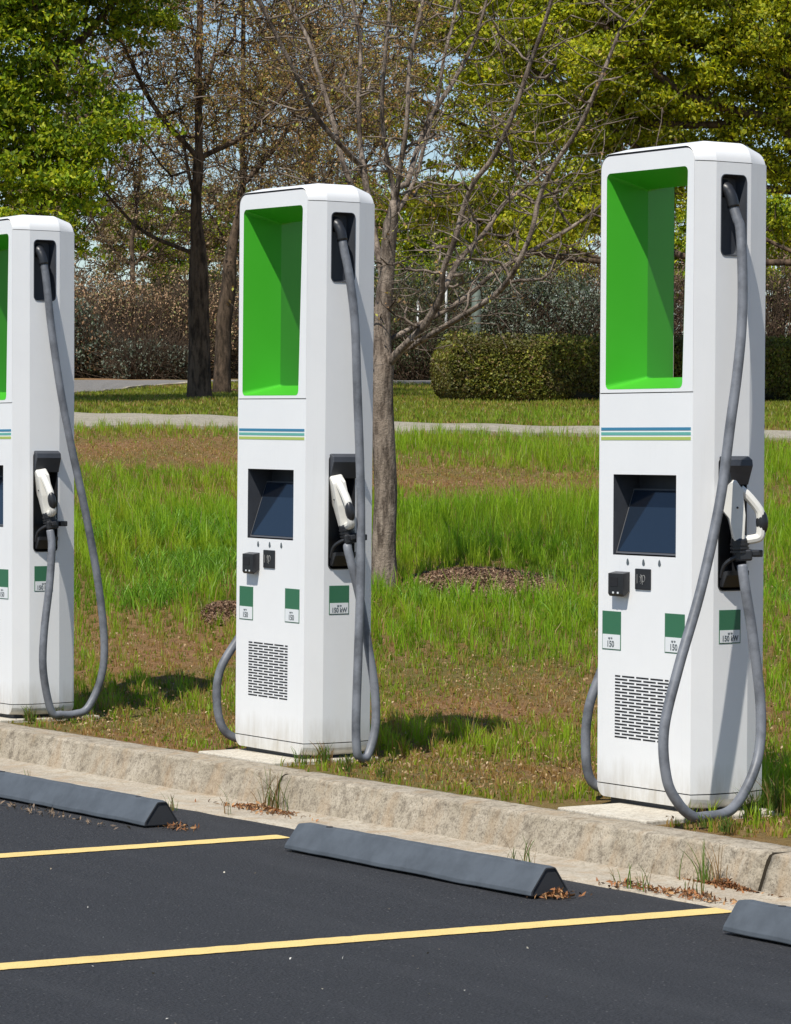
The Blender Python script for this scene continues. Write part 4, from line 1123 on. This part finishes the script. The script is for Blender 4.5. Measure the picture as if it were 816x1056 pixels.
tree(322, 55, 'budding_tree', 'budding brown tree hidden low down by the middle charging station, branches above it',
     [(-.5, 5.2, 0, 2.0, 1.3, 1.5), (.8, 6.2, .2, 2.0, 1.3, 1.5), (-1.4, 7.2, .1, 2.0, 1.2, 1.4), (1.3, 4.4, .3, 1.2, .9, 1.1), (.3, 3.6, .1, 1.3, .8, 1.0)],
     330, .14, M['bark_mid'], GY+BR, 17000, .055, 251, kind='bare', tip=.006, maxlen=3, trunk_to=6)
# evergreen and thicket beyond the road
def shrub(u, s, name, label, cat, blobs, nleaf, size, cols, m, seed, twigs=300, group=None, flat=.8, twr=.007, bark=None, aspect=.5):
    g = np.random.default_rng(seed); b = gpoint(u, s); root = empty(name, tuple(b)); cr = np.array(blobs, float)
    vol = cr[:, 3]*cr[:, 4]; sh = vol/vol.sum(); P = []; T = []
    for c, q in zip(blobs, sh):
        n = int(nleaf*q); e = ell(g, c[:3], c[3:], n, .55); P.append(e); T.append(ell(g, c[:3], np.array(c[3:])*.98, max(3, int(twigs*q)), .3))
    P = np.concatenate(P); T = np.concatenate(T)
    # uneven outline: drop leaves by a lumpy field
    f = np.sin(P[:, 0]*3.1+1)*np.sin(P[:, 1]*3.7+2)*np.sin(P[:, 2]*2.9)+.5*np.sin(P[:, 0]*7+P[:, 1]*6)
    P = P[(g.random(len(P)) < .62+.4*f) & (P[:, 1] > .02)]; T = T[T[:, 1] > .1]
    P = frame(b, P); tips = frame(b, T)
    paths = []
    for t in tips:
        foot = b+_r*g.normal()*.35*cr[:, 3].max()*.5+np.array([0, 0, -.05]); foot = foot+( t-foot)*np.array([.35, .35, 0])
        mid = (foot+t)/2+g.normal(size=3)*.12
        paths.append((np.array(dens([foot, mid, t], 3)), np.linspace(twr*1.8, twr*.6, 7)))
        for _ in range(5):
            k = 3+g.integers(3); o = paths[-1][0][k] if False else mid+(t-mid)*g.random(); paths.append((np.array([o, o+(t-foot)/np.linalg.norm(t-foot)*g.uniform(.2, .55)+g.normal(size=3)*.22]), np.array([twr*.8, twr*.4])))
    tubes('stems', paths, bark or M['bark_mid'], root)
    scatter_cards('foliage', P, size, pick(g, len(P), cols, None, .3), M[m], flat, root, seed+1, aspect)
    to_local(root); tag(root, label, cat, group); return root
BRN = [(.42, .25, .14), (.34, .21, .12), (.50, .33, .19), (.27, .20, .10), (.22, .22, .08)]
BLU = [(.14, .17, .12), (.10, .13, .095), (.19, .21, .16)]
DKG = [(.035, .06, .022), (.055, .08, .03), (.08, .085, .04)]
shrub(95, 66, 'shrub', 'grey green evergreen shrub across the road, next to the left charging station', 'shrub', [(-.6, .8, 0, .9, .9, .8), (.2, .45, -.3, .7, .5, .6)], 12000, .07, BLU+DKG[:1]+BRN[:1], 'needle', 301)
shrub(135, 68, 'thicket', 'tall brown leafless thicket across the road between the left charging station and the dark trunk', 'thicket', [(0, .9, 0, 1.6, 1.15, .9), (-.6, 1.2, .3, 1.2, 1.0, .8), (1.0, 1.0, .1, 1.2, 1.0, .8)], 20000, .055, BRN, 'litter', 311, twigs=700)
shrub(150, 65, 'shrub', 'low grey green shrub in front of the brown thicket', 'shrub', [(0, .35, 0, .9, .5, .5), (.7, .3, 0, .6, .4, .4)], 5000, .06, BLU, 'needle', 305)
shrub(178, 69, 'thicket', 'olive brown thicket just left of the thick dark trunk', 'thicket', [(0, 1.1, 0, 1.2, 1.3, .8), (.8, 1.0, .2, 1.1, 1.2, .7)], 10000, .055, BRN+[(.10, .12, .04)], 'litter', 321, twigs=450)
shrub(238, 72, 'thicket', 'brown thicket seen between the two far trunks and the middle charging station', 'thicket', [(0, 1.3, 0, 1.5, 1.6, .8)], 9000, .06, BRN+DKG, 'litter', 331, twigs=400)
shrub(432, 64, 'shrub', 'dark green shrub behind the left end of the hedge', 'shrub', [(0, .8, 0, .9, .9, .7), (.8, .6, 0, .7, .7, .5), (-.6, .6, .1, .7, .7, .5)], 9000, .06, DKG, 'hedge', 341, twigs=150)
shrub(540, 70, 'evergreen_tree', 'wide blue green evergreen behind the hedge', 'tree', [(0, 1.3, 0, 1.9, 1.0, 1.0), (-.8, 1.0, -.3, 1.2, .8, .7), (.9, 1.5, .2, 1.3, .9, .8), (0, 2.2, .2, .9, .7, .6)], 26000, .065, BLU+DKG[:1], 'needle', 351, twigs=260)
shrub(610, 74, 'thicket', 'pinkish brown thicket just above the hedge beside the nearest charging station', 'thicket', [(0, 1.8, 0, 1.6, 1.3, .9), (1.2, 1.9, .1, 1.4, 1.4, .9), (2.6, 1.7, .1, 1.4, 1.3, .9)], 15000, .06, [(.26, .16, .12), (.20, .13, .09), (.16, .12, .07)], 'litter', 361, twigs=500)
shrub(790, 72, 'thicket', 'brown thicket above the hedge at the right edge', 'thicket', [(0, 1.8, 0, 1.4, 1.3, .9), (1.2, 1.7, 0, 1.2, 1.2, .8)], 9000, .06, [(.24, .15, .11), (.18, .12, .08), (.12, .12, .05)], 'litter', 371, twigs=350)
# far belt of trees
FARC = [([(.30, .22, .13), (.22, .18, .09), (.36, .26, .17)], 'bare'), (DG, 'leafy'), (YG, 'leafy')]
far = [(-40, 92, 1, 'far green tree behind the upper left tree'), (60, 100, 0, 'far leafless tree behind the brown thicket, nearest the left edge'), (135, 88, 0, 'far leafless tree just left of the thick dark trunk, beyond the thicket'),
       (190, 104, 1, 'far dark green tree seen through the twigs above the thick dark trunk'), (262, 90, 0, 'far leafless tree left of the top of the middle charging station'), (340, 108, 0, 'far leafless tree behind the middle charging station'),
       (425, 94, 1, 'far green tree behind the fork of the bare grey tree'), (495, 112, 1, 'far green tree behind the wide evergreen'), (560, 98, 2, 'far yellow green tree above the hedge'), (640, 108, 0, 'far leafless tree behind the nearest charging station'),
       (720, 96, 1, 'far green tree seen through the opening of the nearest charging station'), (800, 106, 1, 'far green tree behind the right end of the hedge'), (870, 98, 2, 'far yellow green tree off the right end of the hedge')]
for i, (u, s, k, lab) in enumerate(far):
    cols, kd = FARC[k]; g = np.random.default_rng(500+i); hs = g.uniform(.9, 1.1)
    cr = [(0, 3.2*hs, 0, 1.9, 1.3, 1.3), (-1.3, 4.8*hs, .2, 1.9, 1.4, 1.3), (1.4, 5.0*hs, .2, 1.9, 1.4, 1.3), (0, 6.6*hs, 0, 2.3, 1.5, 1.4), (.3, 8.3*hs, .1, 2.0, 1.3, 1.3)]
    if k: cr = [c for j, c in enumerate(cr) if j < 3]
    tree(u, s, 'far_tree', lab, cr, 230 if kd == 'bare' else 170, .15, M['bark_mid'], cols, 13000 if kd == 'bare' else 30000, .085 if kd == 'bare' else .12, 510+i*3, kind=kd, tip=.010, spray=.5, maxlen=4, trunk_to=6 if not k else 4, thick=.4, group='trees beyond the road', leafm='leaf' if k else 'bud')

# hedge
def hedge():
    g = np.random.default_rng(600); A = gpoint(462, 45.2); B = gpoint(905, 46.5); root = empty('hedge', tuple((A+B)/2))
    ax = (B-A)/np.linalg.norm(B-A); dp = np.array([-ax[1], ax[0], 0]); L = np.linalg.norm(B-A); H = .86; D = 1.1; n = 95000
    # shell points of a soft box
    t = g.random(n)*L; face = g.choice(3, n, p=[.5, .35, .15]); h = g.random(n)**.9*H; d = g.random(n)*D
    h = np.where(face == 1, H, h); d = np.where(face == 0, 0, np.where(face == 2, D, d))
    le = (g.random(n) < .10); t = np.where(le, 0, t); d = np.where(le, g.random(n)*D, d); h = np.where(le, g.random(n)*H, h)
    inn = g.exponential(.045, n)
    cy, cz = d-D/2, h-H*.5
    bump = .05*np.sin(t*2.1+1)+.04*np.sin(t*5.3)+.035*np.sin(t*9+h*6)
    rnd = np.minimum(1, 1.0/np.power(np.power(np.abs(cy)/(D/2), 5)+np.power(np.abs(cz)/(H*.5), 5)+1e-6, 1/5)*1.0)
    cy = cy*rnd*(1+bump)*(1-inn/(D/2)); hz = H*.5+cz*rnd*(1+bump*.8)-inn*(face == 1)+(g.random(n) < .12)*(face == 1)*g.random(n)*.11
    endr = np.clip(t/.25, 0, 1); t = t+(1-endr)*.18*(np.abs(cz)/(H*.5))**3+inn*le
    P = A+ax*t[:, None]+dp*(cy+D/2)[:, None]; P[:, 2] = terrain(P[:, 0], P[:, 1])+np.maximum(hz, .01)
    C = pick(g, n, [(.20, .215, .032), (.12, .135, .025), (.32, .31, .05), (.22, .15, .055)], [.35, .3, .15, .2], .25)
    patchy = fbm(t*1.0, hz*3, 1.2, 7)[:, None]; C = C*(1-.45*(patchy > .55))+np.array([.06, .045, .022])*.45*(patchy > .55)
    scatter_cards('foliage', P, .052, C, M['hedge'], .8, root, 601, .6)
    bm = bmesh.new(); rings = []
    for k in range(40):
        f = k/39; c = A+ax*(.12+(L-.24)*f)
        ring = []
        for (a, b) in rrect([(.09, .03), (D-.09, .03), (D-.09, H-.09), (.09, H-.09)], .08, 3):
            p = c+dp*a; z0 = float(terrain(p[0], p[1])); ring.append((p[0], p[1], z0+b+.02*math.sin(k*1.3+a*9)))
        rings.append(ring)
    bm_loft(bm, rings, True, True); obj('inner_core', bm, M['hedge_core'], root)  # solid near-black core inside the leaf shell
    to_local(root); tag(root, 'long clipped olive green hedge on the far lawn, behind the nearest charging station', 'hedge')
hedge()
# poles and post behind the hedge
def pole(u, s, h, r, m, name, label, cat, arm=False):
    b = gpoint(u, s); root = empty(name, tuple(b)); bm = bmesh.new(); bm_tube(bm, [(0, 0, -.1), (0, 0, h*.5), (0, 0, h)], [r, r*.92, r*.8], 12); obj('shaft', bm, m, root, smooth=True)
    bm = bmesh.new(); bm_tube(bm, [(0, 0, -.05), (0, 0, .08)], r*1.7, 12); bm_tube(bm, [(0, 0, .08), (0, 0, .10)], r*1.3, 12); obj('base_collar', bm, m, root)
    bm = bmesh.new(); bm_tube(bm, [(0, 0, h), (0, 0, h+.02), (0, 0, h+.05)], [r*1.0, r*.95, r*.3], 12); obj('cap', bm, m, root)
    tag(root, label, cat)
shrub(395, 70, 'thicket', 'dark olive thicket behind the foot of the bare grey tree', 'thicket', [(0, 1.0, 0, 1.5, 1.2, .8), (1.4, 1.2, .1, 1.3, 1.1, .8)], 16000, .07, DKG+BRN[3:], 'hedge', 381, twigs=420)
shrub(470, 76, 'thicket', 'dark grey green thicket behind the thin pale poles', 'thicket', [(0, 1.5, 0, 1.7, 1.5, .9), (-1.5, 1.4, .1, 1.2, 1.4, .8)], 18000, .075, DKG+BLU[1:2], 'needle', 385, twigs=420)
shrub(60, 76, 'thicket', 'grey green thicket far behind the left charging station', 'thicket', [(0, 1.3, 0, 1.7, 1.2, .9), (1.7, 1.2, .1, 1.4, 1.1, .8)], 17000, .075, BLU[:1]+BRN[:3], 'needle', 389, twigs=420)
pole(459, 66, 2.15, .028, M['pole'], 'metal_pole', 'thin pale metal pole at the left end of the hedge', 'pole')
pole(430, 66, 1.55, .028, M['pole'], 'metal_pole', 'shorter thin pale pole close to the bare grey trunk', 'pole')
pole(490, 68, 2.0, .11, M['post'], 'wooden_post', 'thick weathered grey green post behind the hedge', 'post')

bpy.context.view_layer.update()
cy = S.cycles
cy.max_bounces = 6; cy.diffuse_bounces = 3; cy.transparent_max_bounces = 4; cy.use_denoising = True
